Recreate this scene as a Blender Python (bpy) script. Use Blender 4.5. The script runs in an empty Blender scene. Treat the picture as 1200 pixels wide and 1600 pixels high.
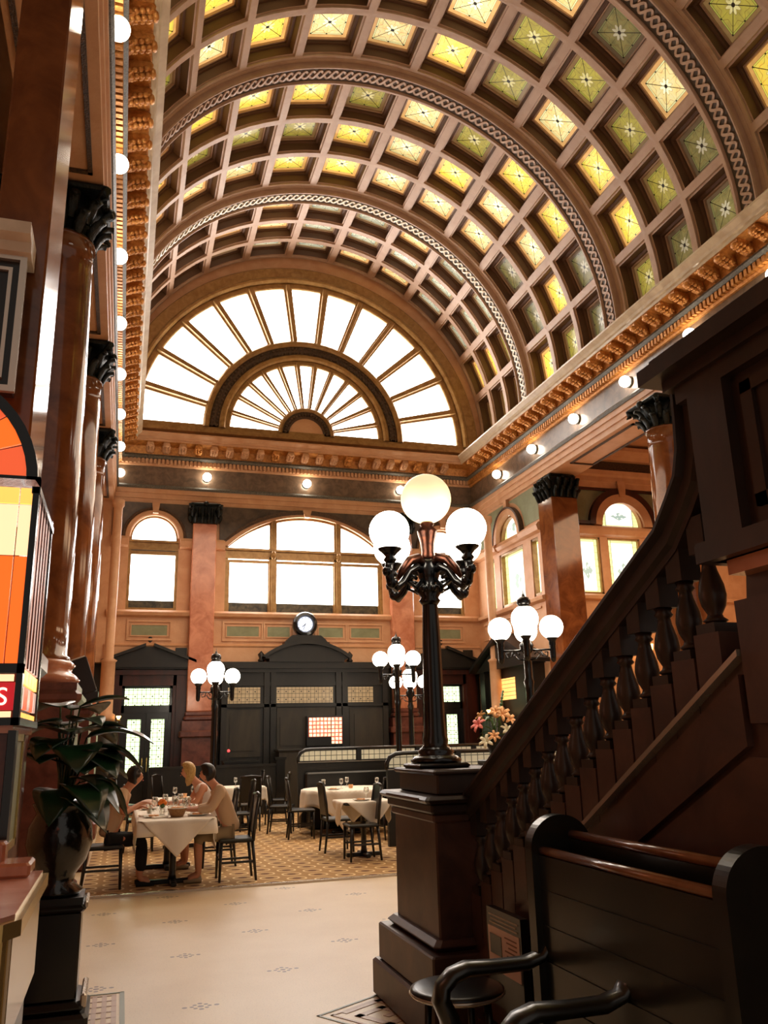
import bpy, bmesh, math, random
from mathutils import Vector, Matrix, Euler
random.seed(7)
PI = math.pi
SC = bpy.context.scene
COL = SC.collection

# ------------------------------------------------------------------ camera
def make_camera():
    yaw, pitch, roll, f = 0.3036, 0.2682, -0.0253, 1290.84
    cy, sy, cp, sp = math.cos(yaw), math.sin(yaw), math.cos(pitch), math.sin(pitch)
    fwd = Vector((sy*cp, cy*cp, sp)); right = Vector((cy, -sy, 0)); up = right.cross(fwd)
    cr, sr = math.cos(roll), math.sin(roll)
    r2 = cr*right + sr*up; u2 = -sr*right + cr*up
    m = Matrix(((r2.x, u2.x, -fwd.x, 0), (r2.y, u2.y, -fwd.y, 0), (r2.z, u2.z, -fwd.z, 1.6), (0, 0, 0, 1)))
    cam = bpy.data.cameras.new('camera'); o = bpy.data.objects.new('camera', cam); COL.objects.link(o)
    cam.sensor_fit = 'HORIZONTAL'; cam.sensor_width = 36; cam.lens = f*36/1200
    cam.clip_start = 0.05; cam.clip_end = 200
    o.matrix_world = m
    SC.camera = o
make_camera()

# ------------------------------------------------------------------ world, exposure, large lights
W = bpy.data.worlds.new('world'); SC.world = W; W.use_nodes = True
W.node_tree.nodes['Background'].inputs[0].default_value = (1.0, 0.88, 0.76, 1)
W.node_tree.nodes['Background'].inputs[1].default_value = 0.27
SC.view_settings.view_transform = 'Standard'; SC.view_settings.look = 'None'
SC.view_settings.exposure = 0.42; SC.view_settings.gamma = 1.0; SC.view_settings.use_curve_mapping = False
cy_ = SC.cycles
cy_.max_bounces = 5; cy_.diffuse_bounces = 3; cy_.glossy_bounces = 3; cy_.transmission_bounces = 4
cy_.transparent_max_bounces = 6; cy_.caustics_reflective = False; cy_.caustics_refractive = False
cy_.sample_clamp_indirect = 4.0; cy_.use_denoising = True
DAY = 8.0          # daylight through clear glazing
GLOBE = 9.0        # lamp globes
VAULT = 0.72        # backlit stained glass of the vault

def area(name, loc, rot, sx, sy, power, col):
    l = bpy.data.lights.new(name, 'AREA'); l.shape = 'RECTANGLE'; l.size = sx; l.size_y = sy
    l.energy = power; l.color = col
    o = bpy.data.objects.new(name, l); COL.objects.link(o); o.location = loc; o.rotation_euler = rot
    return o
# added fill light without fixtures, over the dining floor and in the side aisle
area('dining_floor_fill', (4.0, 15.5, 7.4), (0, 0, 0), 5, 9, 300, (1.0, 0.80, 0.60))
area('side_aisle_fill', (12.2, 13.0, 7.0), (0, 0, 0), 3, 7, 220, (1.0, 0.66, 0.38))

# ------------------------------------------------------------------ node helpers
class Nd:
    """tiny expression wrapper over math nodes"""
    def __init__(s, nt, sock): s.nt, s.s = nt, sock
    def _m(s, op, *a):
        n = s.nt.nodes.new('ShaderNodeMath'); n.operation = op
        for i, v in enumerate((s,)+a):
            if isinstance(v, Nd): s.nt.links.new(v.s, n.inputs[i])
            else: n.inputs[i].default_value = v
        return Nd(s.nt, n.outputs[0])
    def __add__(s, o): return s._m('ADD', o)
    __radd__ = __add__
    def __sub__(s, o): return s._m('SUBTRACT', o)
    def __rsub__(s, o): return (s*-1)+o
    def __mul__(s, o): return s._m('MULTIPLY', o)
    __rmul__ = __mul__
    def __truediv__(s, o): return s._m('DIVIDE', o)
    def abs(s): return s._m('ABSOLUTE')
    def max(s, o): return s._m('MAXIMUM', o)
    def min(s, o): return s._m('MINIMUM', o)
    def lt(s, o): return s._m('LESS_THAN', o)
    def gt(s, o): return s._m('GREATER_THAN', o)
    def cos(s): return s._m('COSINE')
    def sin(s): return s._m('SINE')
    def sqrt(s): return s._m('SQRT')
    def fold(s, period):   # distance to the nearest multiple of period
        return ((s/period)._m('ROUND')*period - s).abs()
    def rnd(s): return s._m('ROUND')
def _inp(nt, v, sock):
    if isinstance(v, Nd): nt.links.new(v.s, sock)
    else: sock.default_value = v if not isinstance(v, tuple) or len(v) == 4 else (*v, 1)
def mixc(nt, fac, a, b):
    n = nt.nodes.new('ShaderNodeMix'); n.data_type = 'RGBA'
    _inp(nt, fac, n.inputs[0]); _inp(nt, a, n.inputs[6]); _inp(nt, b, n.inputs[7])
    return Nd(nt, n.outputs[2])
def coords(nt, kind='Object'):
    t = nt.nodes.new('ShaderNodeTexCoord'); x = nt.nodes.new('ShaderNodeSeparateXYZ')
    nt.links.new(t.outputs[kind], x.inputs[0])
    return t.outputs[kind], Nd(nt, x.outputs[0]), Nd(nt, x.outputs[1]), Nd(nt, x.outputs[2])
def wpos(nt):
    g = nt.nodes.new('ShaderNodeNewGeometry'); x = nt.nodes.new('ShaderNodeSeparateXYZ')
    nt.links.new(g.outputs['Position'], x.inputs[0])
    return g.outputs['Position'], Nd(nt, x.outputs[0]), Nd(nt, x.outputs[1]), Nd(nt, x.outputs[2])
def noise(nt, vec, scale, detail=3, rough=.55, dist=0, stretch=None):
    if stretch:
        m = nt.nodes.new('ShaderNodeMapping'); m.inputs['Scale'].default_value = stretch
        nt.links.new(vec, m.inputs[0]); vec = m.outputs[0]
    n = nt.nodes.new('ShaderNodeTexNoise'); n.inputs['Scale'].default_value = scale
    n.inputs['Detail'].default_value = detail; n.inputs['Roughness'].default_value = rough
    n.inputs['Distortion'].default_value = dist
    nt.links.new(vec, n.inputs['Vector'])
    return Nd(nt, n.outputs['Fac'])
def ramp(nt, fac, stops):
    r = nt.nodes.new('ShaderNodeValToRGB'); e = r.color_ramp.elements
    while len(e) < len(stops): e.new(0.5)
    for i, (p, c) in enumerate(stops): e[i].position = p; e[i].color = (*c, 1)
    nt.links.new(fac.s, r.inputs[0])
    return Nd(nt, r.outputs[0])
def srgb(r, g, b):
    f = lambda c: (c/255/12.92) if c/255 <= .04045 else ((c/255+.055)/1.055)**2.4
    return (f(r), f(g), f(b))
def newmat(name):
    m = bpy.data.materials.new(name); m.use_nodes = True
    return m, m.node_tree, m.node_tree.nodes['Principled BSDF']
def mat(name, c, rough=.5, metal=0, c2=None, scale=6, bump=0, bscale=30, spec=.5, coat=0, stretch=None, contrast=(.35, .65)):
    m, nt, b = newmat(name)
    b.inputs['Roughness'].default_value = rough; b.inputs['Metallic'].default_value = metal
    b.inputs['Specular IOR Level'].default_value = spec
    if coat: b.inputs['Coat Weight'].default_value = coat; b.inputs['Coat Roughness'].default_value = .12
    p, x, y, z = wpos(nt) if c2 else (None,)*4
    if c2:
        f = noise(nt, p, scale, 5, .6, .6, stretch)
        r = ramp(nt, f, [(contrast[0], c), (contrast[1], c2)])
        nt.links.new(r.s, b.inputs['Base Color'])
    else: b.inputs['Base Color'].default_value = (*c, 1)
    if bump:
        p2 = p or wpos(nt)[0]
        f = noise(nt, p2, bscale, 3)
        bn = nt.nodes.new('ShaderNodeBump'); bn.inputs['Strength'].default_value = bump; bn.inputs['Distance'].default_value = .02
        nt.links.new(f.s, bn.inputs['Height']); nt.links.new(bn.outputs[0], b.inputs['Normal'])
    return m
def emit(name, c, strength):
    m, nt, b = newmat(name)
    b.inputs['Base Color'].default_value = (*c, 1); b.inputs['Emission Color'].default_value = (*c, 1)
    b.inputs['Emission Strength'].default_value = strength; b.inputs['Roughness'].default_value = .3
    return m

# ------------------------------------------------------------------ materials
T = {}
T['plaster'] = mat('ochre_plaster', srgb(216, 168, 128), .5, c2=srgb(204, 152, 110), scale=2.5, bump=.15, bscale=25)
T['vault'] = mat('vault_plaster', srgb(196, 164, 140), .42, c2=srgb(184, 150, 126), scale=3)
T['ribdark'] = mat('rib_ground', srgb(70, 56, 44), .6)
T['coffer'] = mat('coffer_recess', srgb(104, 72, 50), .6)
T['cream'] = mat('cream_moulding', srgb(224, 208, 180), .3, c2=srgb(206, 186, 156), scale=4)
T['gold'] = mat('gilded_relief', srgb(226, 160, 84), .38, .35, c2=srgb(180, 112, 50), scale=14, bump=.4, bscale=40)
T['frame'] = mat('window_bronze_gilt', srgb(172, 134, 80), .32, .3, c2=srgb(142, 104, 56), scale=6)
T['framedark'] = mat('window_relief_dark', srgb(52, 36, 24), .5, c2=srgb(96, 68, 40), scale=30, bump=.8, bscale=60)
T['frieze'] = mat('frieze_marble', srgb(128, 104, 84), .22, c2=srgb(96, 80, 66), scale=5)
T['friezegrey'] = mat('frieze_moulding_grey', srgb(120, 118, 106), .35, c2=srgb(62, 58, 50), scale=45, bump=.5, bscale=60)
T['spandrel'] = mat('dark_spandrel_marble', srgb(96, 78, 58), .4, c2=srgb(66, 52, 38), scale=4)
T['green'] = mat('sage_green_panel', srgb(142, 146, 112), .5, c2=srgb(124, 126, 92), scale=3)
T['shaft'] = mat('brown_scagliola', srgb(140, 82, 42), .10, c2=srgb(88, 44, 20), scale=2.6, coat=.3, contrast=(.3, .7))
T['pink'] = mat('pink_marble', srgb(220, 150, 116), .2, c2=srgb(186, 112, 80), scale=3, coat=.3)
T['redmarble'] = mat('red_marble', srgb(120, 70, 56), .28, c2=srgb(84, 44, 36), scale=5)
T['bronze'] = mat('blackened_bronze', srgb(24, 30, 26), .38, .4, c2=srgb(10, 14, 12), scale=12, bump=.6, bscale=40)
T['iron'] = mat('black_iron', srgb(14, 15, 17), .22, .3, coat=.3)
T['copper'] = mat('copper_bronze', srgb(92, 50, 32), .28, .8, c2=srgb(50, 26, 18), scale=20)
T['stairwood'] = mat('stair_wood', srgb(60, 42, 33), .42, c2=srgb(40, 28, 22), scale=5, stretch=(1, 1, .3), coat=.15)
T['stairmarble'] = mat('stair_marble', srgb(92, 62, 50), .4, c2=srgb(62, 40, 34), scale=3.2, coat=.1)
T['brass'] = mat('brass', srgb(212, 184, 120), .25, .8)
T['steel'] = mat('pale_metal_strip', srgb(210, 200, 186), .25, .7)
T['wood'] = mat('dark_oak', srgb(30, 27, 20), .4, c2=srgb(16, 15, 12), scale=4, stretch=(1, 1, .25))
T['woodg'] = mat('olive_oak_panel', srgb(56, 50, 38), .45, c2=srgb(36, 33, 25), scale=4, stretch=(1, 1, .25))
T['mahog'] = mat('mahogany', srgb(74, 30, 18), .35, c2=srgb(42, 17, 10), scale=4, stretch=(1, 1, .25))
T['black'] = mat('black_lacquer', srgb(14, 13, 12), .3, coat=.2)
T['pew'] = mat('black_pew_wood', srgb(30, 28, 20), .3, c2=srgb(20, 19, 14), scale=5, coat=.35)
T['leather'] = mat('black_leather', srgb(20, 19, 18), .3)
T['cloth'] = mat('table_linen', srgb(250, 242, 230), .8, c2=srgb(244, 234, 218), scale=3)
T['china'] = mat('white_china', srgb(238, 232, 220), .2)
T['skin'] = mat('skin', srgb(206, 142, 108), .5)
T['tanshirt'] = mat('tan_knit', srgb(206, 170, 134), .85)
T['whitetop'] = mat('white_top', srgb(228, 214, 206), .8)
T['beigeshawl'] = mat('beige_cardigan', srgb(204, 172, 140), .85)
T['blackcloth'] = mat('black_cloth', srgb(18, 17, 18), .9)
T['khaki'] = mat('khaki_cloth', srgb(150, 130, 100), .85)
T['blond'] = mat('blond_hair', srgb(214, 178, 112), .5, c2=srgb(176, 136, 76), scale=60)
T['darkhair'] = mat('black_hair', srgb(18, 14, 12), .4)
T['leaf'] = mat('dark_green_leaf', srgb(30, 66, 34), .3, c2=srgb(18, 44, 24), scale=5, coat=.3)
T['leaf2'] = mat('fresh_green_leaf', srgb(72, 104, 56), .45)
T['pot'] = mat('black_glazed_pot', srgb(20, 20, 18), .16, bump=.5, bscale=9, coat=.5)
T['counter'] = mat('rose_marble_top', srgb(222, 168, 148), .2, c2=srgb(196, 132, 112), scale=5)
T['glassw'] = emit('daylit_clear_glass', (1.0, .97, .93), DAY)
T['globe'] = emit('lit_opal_globe', (1.0, .90, .74), GLOBE)
T['globecream'] = emit('cream_opal_globe', (1.0, .84, .48), .62)
T['bulb'] = emit('frieze_lamp_globe', (1.0, .88, .70), 16.0)
T['orange'] = mat('orange_petals', srgb(240, 130, 30), .6)
T['pinkpetal'] = mat('pink_petals', srgb(232, 130, 120), .6)
T['peach'] = mat('peach_petals', srgb(236, 176, 120), .6)
T['whitepetal'] = mat('white_petals', srgb(240, 232, 200), .6)
T['basket'] = mat('wicker', srgb(176, 130, 80), .7, c2=srgb(130, 90, 50), scale=60)
T['glass'] = None
def clear_glass():
    m, nt, b = newmat('drinking_glass')
    g = nt.nodes.new('ShaderNodeBsdfGlossy'); g.inputs['Roughness'].default_value = .05
    t = nt.nodes.new('ShaderNodeBsdfTransparent'); t.inputs[0].default_value = (.93, .93, .9, 1)
    mx = nt.nodes.new('ShaderNodeMixShader'); fr = nt.nodes.new('ShaderNodeLayerWeight'); fr.inputs[0].default_value = .35
    nt.links.new(fr.outputs['Facing'], mx.inputs[0]); nt.links.new(t.outputs[0], mx.inputs[1]); nt.links.new(g.outputs[0], mx.inputs[2])
    nt.links.new(mx.outputs[0], nt.nodes['Material Output'].inputs[0])
    return m
T['glass'] = clear_glass()

def floor_mat():
    m, nt, b = newmat('cream_mosaic_floor')
    p, x, y, z = wpos(nt)
    n1 = noise(nt, p, 1.3, 4, .6); n2 = noise(nt, p, 90, 2, .7)
    base = mixc(nt, (n1*1.6-.3), srgb(232, 208, 172), srgb(216, 188, 148))
    base = mixc(nt, (n2.gt(.60))*.25, base, srgb(150, 122, 92))
    # two interleaved lattices of small mosaic flowers
    def lat(x0, y0):
        u = (x-x0).fold(1.288); v = (y-y0).fold(1.364)
        def spot(a, c, r): return (((u-a)*(u-a)+(v-c)*(v-c)).lt(r*r))
        s = spot(0, 0, .02)
        for a, c, r in ((.1, 0, .017), (.055, .0, .014), (0, .06, .016), (.035, .035, .014)): s = s.max(spot(a, c, r))
        return s
    s = lat(.57, 5.96).max(lat(1.214, 6.62)) * y.lt(10.2) * x.lt(2.9)
    base = mixc(nt, s*.8, base, srgb(74, 50, 50))
    nt.links.new(base.s, b.inputs['Base Color'])
    b.inputs['Roughness'].default_value = .38
    return m
T['floor'] = floor_mat()
def carpet_mat():
    m, nt, b = newmat('gold_hexagon_carpet')
    p, x, y, z = wpos(nt)
    k = 2*PI/.30
    f = (x*k).cos() + ((x*.5+y*.866)*k).cos() + ((x*.5-y*.866)*k).cos()
    ring = ((f-.1).abs()).lt(.42); dot = f.gt(2.1)
    n = noise(nt, p, 2, 3)
    base = mixc(nt, n, srgb(186, 148, 98), srgb(166, 124, 76))
    base = mixc(nt, ring*.85, base, srgb(240, 214, 164))
    base = mixc(nt, dot*.9, base, srgb(104, 64, 42))
    nt.links.new(base.s, b.inputs['Base Color']); b.inputs['Roughness'].default_value = .95
    return m
T['carpet'] = carpet_mat()
def vault_glass(name, field, alt, border, strength, star=None):
    star = star or tuple(min(1.0, .22+k*.95) for k in field)
    """square leaded panel: star and dark boss in the middle, diagonal cames, tinted borders; -1..1 in object x and y"""
    m, nt, b = newmat(name)
    vec, x, y, z = coords(nt, 'Object')
    u = x/.425; v = y/.415
    au, av = u.abs(), v.abs()
    d = au.max(av); r = (u*u+v*v).sqrt()
    th = Nd(nt, u._m('ARCTAN2', v).s)
    info = nt.nodes.new('ShaderNodeObjectInfo'); rnd = Nd(nt, info.outputs['Random'])
    cmb = nt.nodes.new('ShaderNodeVectorMath'); cmb.operation = 'ADD'
    nt.links.new(vec, cmb.inputs[0])
    cx = nt.nodes.new('ShaderNodeCombineXYZ'); nt.links.new((rnd*37.0).s, cx.inputs[0]); nt.links.new((rnd*91.0).s, cx.inputs[1])
    nt.links.new(cx.outputs[0], cmb.inputs[1])
    n = noise(nt, cmb.outputs[0], 5.5, 3)
    c = mixc(nt, (n*3.2-1.1)._m('MAXIMUM', 0.0)._m('MINIMUM', 1.0), field, alt)
    c8 = (th*8.0).cos()
    petal = (r + c8*.08).lt(.30)
    c = mixc(nt, petal*.9, c, star)
    leadp = ((r + c8*.08-.30).abs()).lt(.018).max(((r + (th*8.0).cos()*-.09-.68).abs()).lt(.016)*d.lt(.8))
    c = mixc(nt, leadp*.6, c, srgb(110, 80, 40))
    inner = d.gt(.74)
    c = mixc(nt, inner*.5, c, tuple(k*f for k, f in zip(field, (.75, 1.0, 1.1))))
    c = mixc(nt, d.gt(.81), c, border)
    diag = ((au-av).abs()).lt(.022)*d.lt(.80)
    cross = au.min(av).lt(.012)*d.lt(.74)*r.gt(.36)
    boss = (r.lt(.09)).max(((au-.775).abs()).lt(.04)*((av-.775).abs()).lt(.04)).max(((au.max(av)-.775).abs()).lt(.03)*(au.min(av)).lt(.04))
    lead = diag.max(boss).max(cross*.4).max(((d-.74).abs()).lt(.012)*.6).max(((d-.81).abs()).lt(.01)*.6)
    c = mixc(nt, lead, c, srgb(26, 20, 12))
    nt.links.new(c.s, b.inputs['Emission Color']); nt.links.new(c.s, b.inputs['Base Color'])
    st = (rnd*.55+.72)*((n*1.1+.45))*strength
    nt.links.new(st.s, b.inputs['Emission Strength']); b.inputs['Roughness'].default_value = .25
    return m
VG = [
 ('bright yellow', vault_glass('yellow_leaded_glass', srgb(244, 226, 96), srgb(236, 196, 70), srgb(206, 158, 88), VAULT*1.15)),
 ('pale cream', vault_glass('cream_leaded_glass', srgb(242, 232, 168), srgb(214, 186, 116), srgb(200, 156, 96), VAULT*1.2)),
 ('olive green', vault_glass('olive_leaded_glass', srgb(186, 176, 72), srgb(150, 136, 62), srgb(128, 100, 60), VAULT*.7)),
 ('glare-paled', vault_glass('glare_paled_glass', srgb(214, 216, 190), srgb(176, 182, 160), srgb(170, 150, 112), VAULT*.95)),  # end bay panes, colour washed out to paint the window glare
 ('dull grey', vault_glass('dull_grey_leaded_glass', srgb(140, 130, 76), srgb(100, 94, 56), srgb(92, 74, 52), VAULT*.7)),
]
def grid_glass(name, field, dark, step, strength, dots=True, axis='x', vary=0.0):
    m, nt, b = newmat(name)
    vec, x, y, z = coords(nt, 'Object')
    a = x if axis == 'x' else y
    ga = a.fold(step); gz = z.fold(step)
    line = ga.min(gz).lt(step*(.14 if vary else .055))
    n = noise(nt, vec, 8, 2)
    c = mixc(nt, n, field, tuple(min(1, k*1.25+.05) for k in field))
    if dots:
        da = (a-step*.5).fold(step*2); dz = (z-step*.5).fold(step*2)
        line = line.max((da*da+dz*dz).lt((step*.2)**2))
    if vary:
        n2 = noise(nt, vec, 1/step, 0)
        c = mixc(nt, n2.gt(.5)*vary, c, dark)
    c = mixc(nt, line*.9, c, srgb(20, 26, 14) if not vary else dark)
    nt.links.new(c.s, b.inputs['Emission Color']); nt.links.new(c.s, b.inputs['Base Color'])
    b.inputs['Emission Strength'].default_value = strength; b.inputs['Roughness'].default_value = .3
    return m
T['doorglass'] = grid_glass('green_leaded_door_glass', srgb(206, 236, 176), srgb(20, 40, 10), .105, 1.5)
T['ticketglass'] = grid_glass('amber_leaded_transom', srgb(150, 128, 92), srgb(20, 40, 10), .1, .32)
T['amberglass'] = grid_glass('amber_leaded_window', srgb(240, 170, 90), srgb(20, 40, 10), .1, 1.1)
T['redgrid'] = grid_glass('lit_red_grid_panel', srgb(255, 190, 150), srgb(130, 20, 12), .098, 1.7, False, vary=.35)
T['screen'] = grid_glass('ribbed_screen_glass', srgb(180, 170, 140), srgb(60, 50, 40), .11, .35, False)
def side_glass(axis):
    m, nt, b = newmat('bordered_leaded_window_glass')
    vec, x, y, z = coords(nt, 'Generated')
    info = None
    n = noise(nt, vec, 9, 2)
    ax = (x-.5).abs(); az = (z-.5).abs(); ay = (y-.5).abs()
    w = ax if axis == 'x' else ay
    edge = (w.gt(.36)).max(az.gt(.44))
    c = mixc(nt, edge*.8, (1.0, 1.0, .9), srgb(200, 206, 110))
    motif = ((w*1.6+(z-.42).abs()*2.2).lt(.36))*(n.gt(.45))
    c = mixc(nt, motif*.8, c, srgb(90, 130, 120))
    lead = (((w-.36).abs()).lt(.012)).max((z.fold(.125)).lt(.006)*w.gt(.36)*.8)
    c = mixc(nt, lead*.7, c, srgb(80, 90, 50))
    nt.links.new(c.s, b.inputs['Emission Color']); nt.links.new(c.s, b.inputs['Base Color'])
    b.inputs['Emission Strength'].default_value = 1.1
    return m
T['sideglass'] = side_glass('x'); T['sideglassy'] = side_glass('y')
T['citydim'] = mat('dim_lower_glass', srgb(96, 88, 66), .3, c2=srgb(44, 42, 34), scale=8)

# ------------------------------------------------------------------ geometry helpers
class MB:
    def __init__(s): s.v = []; s.f = []; s.sm = []
    def add(s, vs, fs, smooth=False):
        b = len(s.v); s.v += [tuple(p) for p in vs]
        s.f += [tuple(i+b for i in f) for f in fs]; s.sm += [smooth]*len(fs)
        return s
    def box(s, x0, x1, y0, y1, z0, z1, ch=0):
        if x0 > x1: x0, x1 = x1, x0
        if y0 > y1: y0, y1 = y1, y0
        if ch:
            c = min(ch, (x1-x0)*.45, (y1-y0)*.45)
            poly = [(x0+c, y0), (x1-c, y0), (x1, y0+c), (x1, y1-c), (x1-c, y1), (x0+c, y1), (x0, y1-c), (x0, y0+c)]
            cz = min(ch, (z1-z0)*.45)
            def ring(k, z):
                cx, cy = (x0+x1)/2, (y0+y1)/2
                return [(cx+(a-cx)*(1-k*c*2/(x1-x0)), cy+(b-cy)*(1-k*c*2/(y1-y0)), z) for a, b in poly]
            return s.rings([ring(1, z0), ring(0, z0+cz), ring(0, z1-cz), ring(1, z1)])
        return s.add([(x0, y0, z0), (x1, y0, z0), (x1, y1, z0), (x0, y1, z0), (x0, y0, z1), (x1, y0, z1), (x1, y1, z1), (x0, y1, z1)],
                     [(0, 3, 2, 1), (4, 5, 6, 7), (0, 1, 5, 4), (1, 2, 6, 5), (2, 3, 7, 6), (3, 0, 4, 7)])
    def rings(s, rs, cap=True, closed=True, smooth=False):
        n = len(rs[0]); vs = [p for r in rs for p in r]; fs = []
        for i in range(len(rs)-1):
            for j in range(n if closed else n-1):
                k = (j+1) % n
                fs.append((i*n+j, i*n+k, (i+1)*n+k, (i+1)*n+j))
        s.add(vs, fs, smooth)
        if cap:
            b = len(s.v)-len(vs)
            s.f.append(tuple(b+j for j in reversed(range(n)))); s.sm.append(False)
            s.f.append(tuple(b+(len(rs)-1)*n+j for j in range(n))); s.sm.append(False)
        return s
    def prism(s, poly, axis, a, b):
        """poly: 2D points; axis 'x' -> (y,z), 'y' -> (x,z), 'z' -> (x,y)"""
        def P(p, t): return {'x': (t, p[0], p[1]), 'y': (p[0], t, p[1]), 'z': (p[0], p[1], t)}[axis]
        return s.rings([[P(p, a) for p in poly], [P(p, b) for p in poly]])
    def lathe(s, prof, c=(0, 0, 0), n=20, smooth=True, flute=0, fr=(0, 0)):
        rs = []
        for r, z in prof:
            ring = []
            for j in range(n):
                t = 2*PI*j/n; q = r
                if flute and fr[0] <= z <= fr[1]: q = r*(1-.10*(j % 2))
                ring.append((c[0]+q*math.cos(t), c[1]+q*math.sin(t), c[2]+z))
            rs.append(ring)
        return s.rings(rs, smooth=smooth)
    def sphere(s, c, r, n=16, m=10, sc=(1, 1, 1)):
        prof = [(max(r*math.sin(PI*i/m), 1e-4), -r*math.cos(PI*i/m)) for i in range(m+1)]
        rs = [[(c[0]+q*math.cos(2*PI*j/n)*sc[0], c[1]+q*math.sin(2*PI*j/n)*sc[1], c[2]+z*sc[2]) for j in range(n)] for q, z in prof]
        return s.rings(rs, smooth=True)
    def tube(s, pts, r, n=8, smooth=True, flat=None):
        pts = [Vector(p) for p in pts]; rs = []
        if not isinstance(r, (list, tuple)): r = [r]*len(pts)
        up = None
        for i, p in enumerate(pts):
            d = (pts[min(i+1, len(pts)-1)]-pts[max(i-1, 0)]).normalized()
            if up is None:
                up = Vector((0, 0, 1)) if abs(d.z) < .9 else Vector((1, 0, 0))
            a = d.cross(up).normalized(); u2 = a.cross(d).normalized(); up = u2
            fx, fz = flat or (1, 1)
            rs.append([p+a*math.cos(2*PI*j/n)*r[i]*fx+u2*math.sin(2*PI*j/n)*r[i]*fz for j in range(n)])
        return s.rings(rs, smooth=smooth)
    def arcsweep(s, c, prof, axis, t0, t1, n=24, smooth=False):
        """sweep a closed profile (r, depth) round an arc. axis 'y': circle in xz, depth along y; 'x': circle in yz, depth along x"""
        rs = []
        for i in range(n+1):
            t = t0+(t1-t0)*i/n; ct, st = math.cos(t), math.sin(t)
            if axis == 'y': rs.append([(c[0]+r*ct, c[1]+d, c[2]+r*st) for r, d in prof])
            else: rs.append([(c[0]+d, c[1]+r*ct, c[2]+r*st) for r, d in prof])
        return s.rings(rs, smooth=smooth)
    def xf(s, m, start=0):
        s.v = s.v[:start]+[tuple(m @ Vector(p)) for p in s.v[start:]]
        return s
    def mesh(s, name):
        me = bpy.data.meshes.new(name); me.from_pydata(s.v, [], s.f)
        me.polygons.foreach_set('use_smooth', s.sm)
        bm = bmesh.new(); bm.from_mesh(me); bmesh.ops.recalc_face_normals(bm, faces=bm.faces); bm.to_mesh(me); bm.free()
        me.update()
        return me
    def build(s, name, material, parent=None, loc=None, rot=None, kind=None, label=None):
        me = s.mesh(name); me.materials.append(material)
        o = bpy.data.objects.new(name, me); COL.objects.link(o)
        if parent: o.parent = parent
        if loc: o.location = loc
        if rot: o.rotation_euler = rot
        if kind: o['kind'] = kind
        if label: o['label'] = label
        return o
def thing(name, label, cat, loc=(0, 0, 0), rz=0, group=None):
    o = bpy.data.objects.new(name, None); COL.objects.link(o); o.empty_display_size = .05
    o.location = loc; o.rotation_euler = (0, 0, rz); o['label'] = label; o['category'] = cat
    if group: o['group'] = group
    return o
def tag(o, label, cat, group=None, kind=None):
    if label: o['label'] = label
    if cat: o['category'] = cat
    if group: o['group'] = group
    if kind: o['kind'] = kind
    return o
def dup(root, loc=None, rz=None, label=None, group=None, rot=None):
    r = root.copy(); COL.objects.link(r)
    if loc is not None: r.location = loc
    if rz is not None: r.rotation_euler = (0, 0, rz)
    if rot is not None: r.rotation_euler = rot
    if label: r['label'] = label
    if group: r['group'] = group
    for ch in root.children:
        c = ch.copy(); COL.objects.link(c); c.parent = r
        for g in ch.children:
            d = g.copy(); COL.objects.link(d); d.parent = c
    return r
ORD = ['first', 'second', 'third', 'fourth', 'fifth', 'sixth', 'seventh', 'eighth', 'ninth', 'tenth', 'eleventh', 'twelfth', 'thirteenth',
       'fourteenth', 'fifteenth', 'sixteenth', 'seventeenth', 'eighteenth', 'nineteenth', 'twentieth']

# ------------------------------------------------------------------ the hall: main dimensions
XL, XR, YE = -0.55, 9.65, 22.0
VX, VZ = 4.68, 10.42            # vault axis
NC = 13                         # coffers round the vault
RIBS = [5.66, 10.04, 14.42, 18.80]
RB = 5.40                       # radius of the lattice bars
def cyl(t, r, y): return (VX+r*math.cos(t), y, VZ+r*math.sin(t))

# floor
fl = MB().box(-6, 16, -4, 24, -.2, 0).build('floor', T['floor'], kind='structure')
cp = MB().box(-.34, 9.1, 10.36, 21.5, 0, .018).build('carpet', T['carpet'])
tag(cp, 'gold and brown hexagon patterned carpet under the dining tables', 'carpet')
st = MB().prism([(-.34, 10.30), (9.1, 10.30), (9.1, 10.36), (-.34, 10.36)], 'z', 0, .022).build('floor_edge_strip', T['steel'])
tag(st, 'thin pale metal strip along the near edge of the carpet', 'edging strip')
# mosaic inlays with a key pattern
T['inlay'] = mat('mosaic_key_inlay', srgb(190, 154, 130), .4)
T['inlayg'] = mat('mosaic_border_green', srgb(120, 122, 96), .4)
def key_patch(cx, cy, ang, size):
    a, b = MB(), MB()
    h = size/2; w = size*.018
    for k in (0, 1):
        e = h-size*.06*k
        for (x0, x1, y0, y1) in ((-e, e, -e, -e+w), (-e, e, e-w, e), (-e, -e+w, -e, e), (e-w, e, -e, e)):
            (b if k == 0 else a).box(x0, x1, y0, y1, 0, .003)
    u = size/9.0
    def L(x, y, fx, fy):
        for (x0, y0, x1, y1) in ((0, 0, 3, .45), (2.55, 0, 3, 2.6), (.8, 2.15, 3, 2.6), (.8, 1.0, 1.25, 2.6), (.8, 1.0, 2.0, 1.4), (0, 0, .45, 3.6), (0, 3.2, 3, 3.6)):
            xs = sorted((x+fx*x0*u, x+fx*x1*u)); ys = sorted((y+fy*y0*u, y+fy*y1*u))
            a.box(xs[0], xs[1], ys[0], ys[1], 0, .0025)
    for fx in (1, -1):
        for fy in (1, -1): L(fx*.25*u, fy*.25*u, fx, fy)
    for mb, m in ((a, T['inlay']), (b, T['inlayg'])):
        mb.build('mosaic_inlay', m, fl, (cx, cy, .0005), (0, 0, ang))
key_patch(1.90, 5.32, math.radians(31), 1.0)
a, b = MB(), MB()
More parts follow.
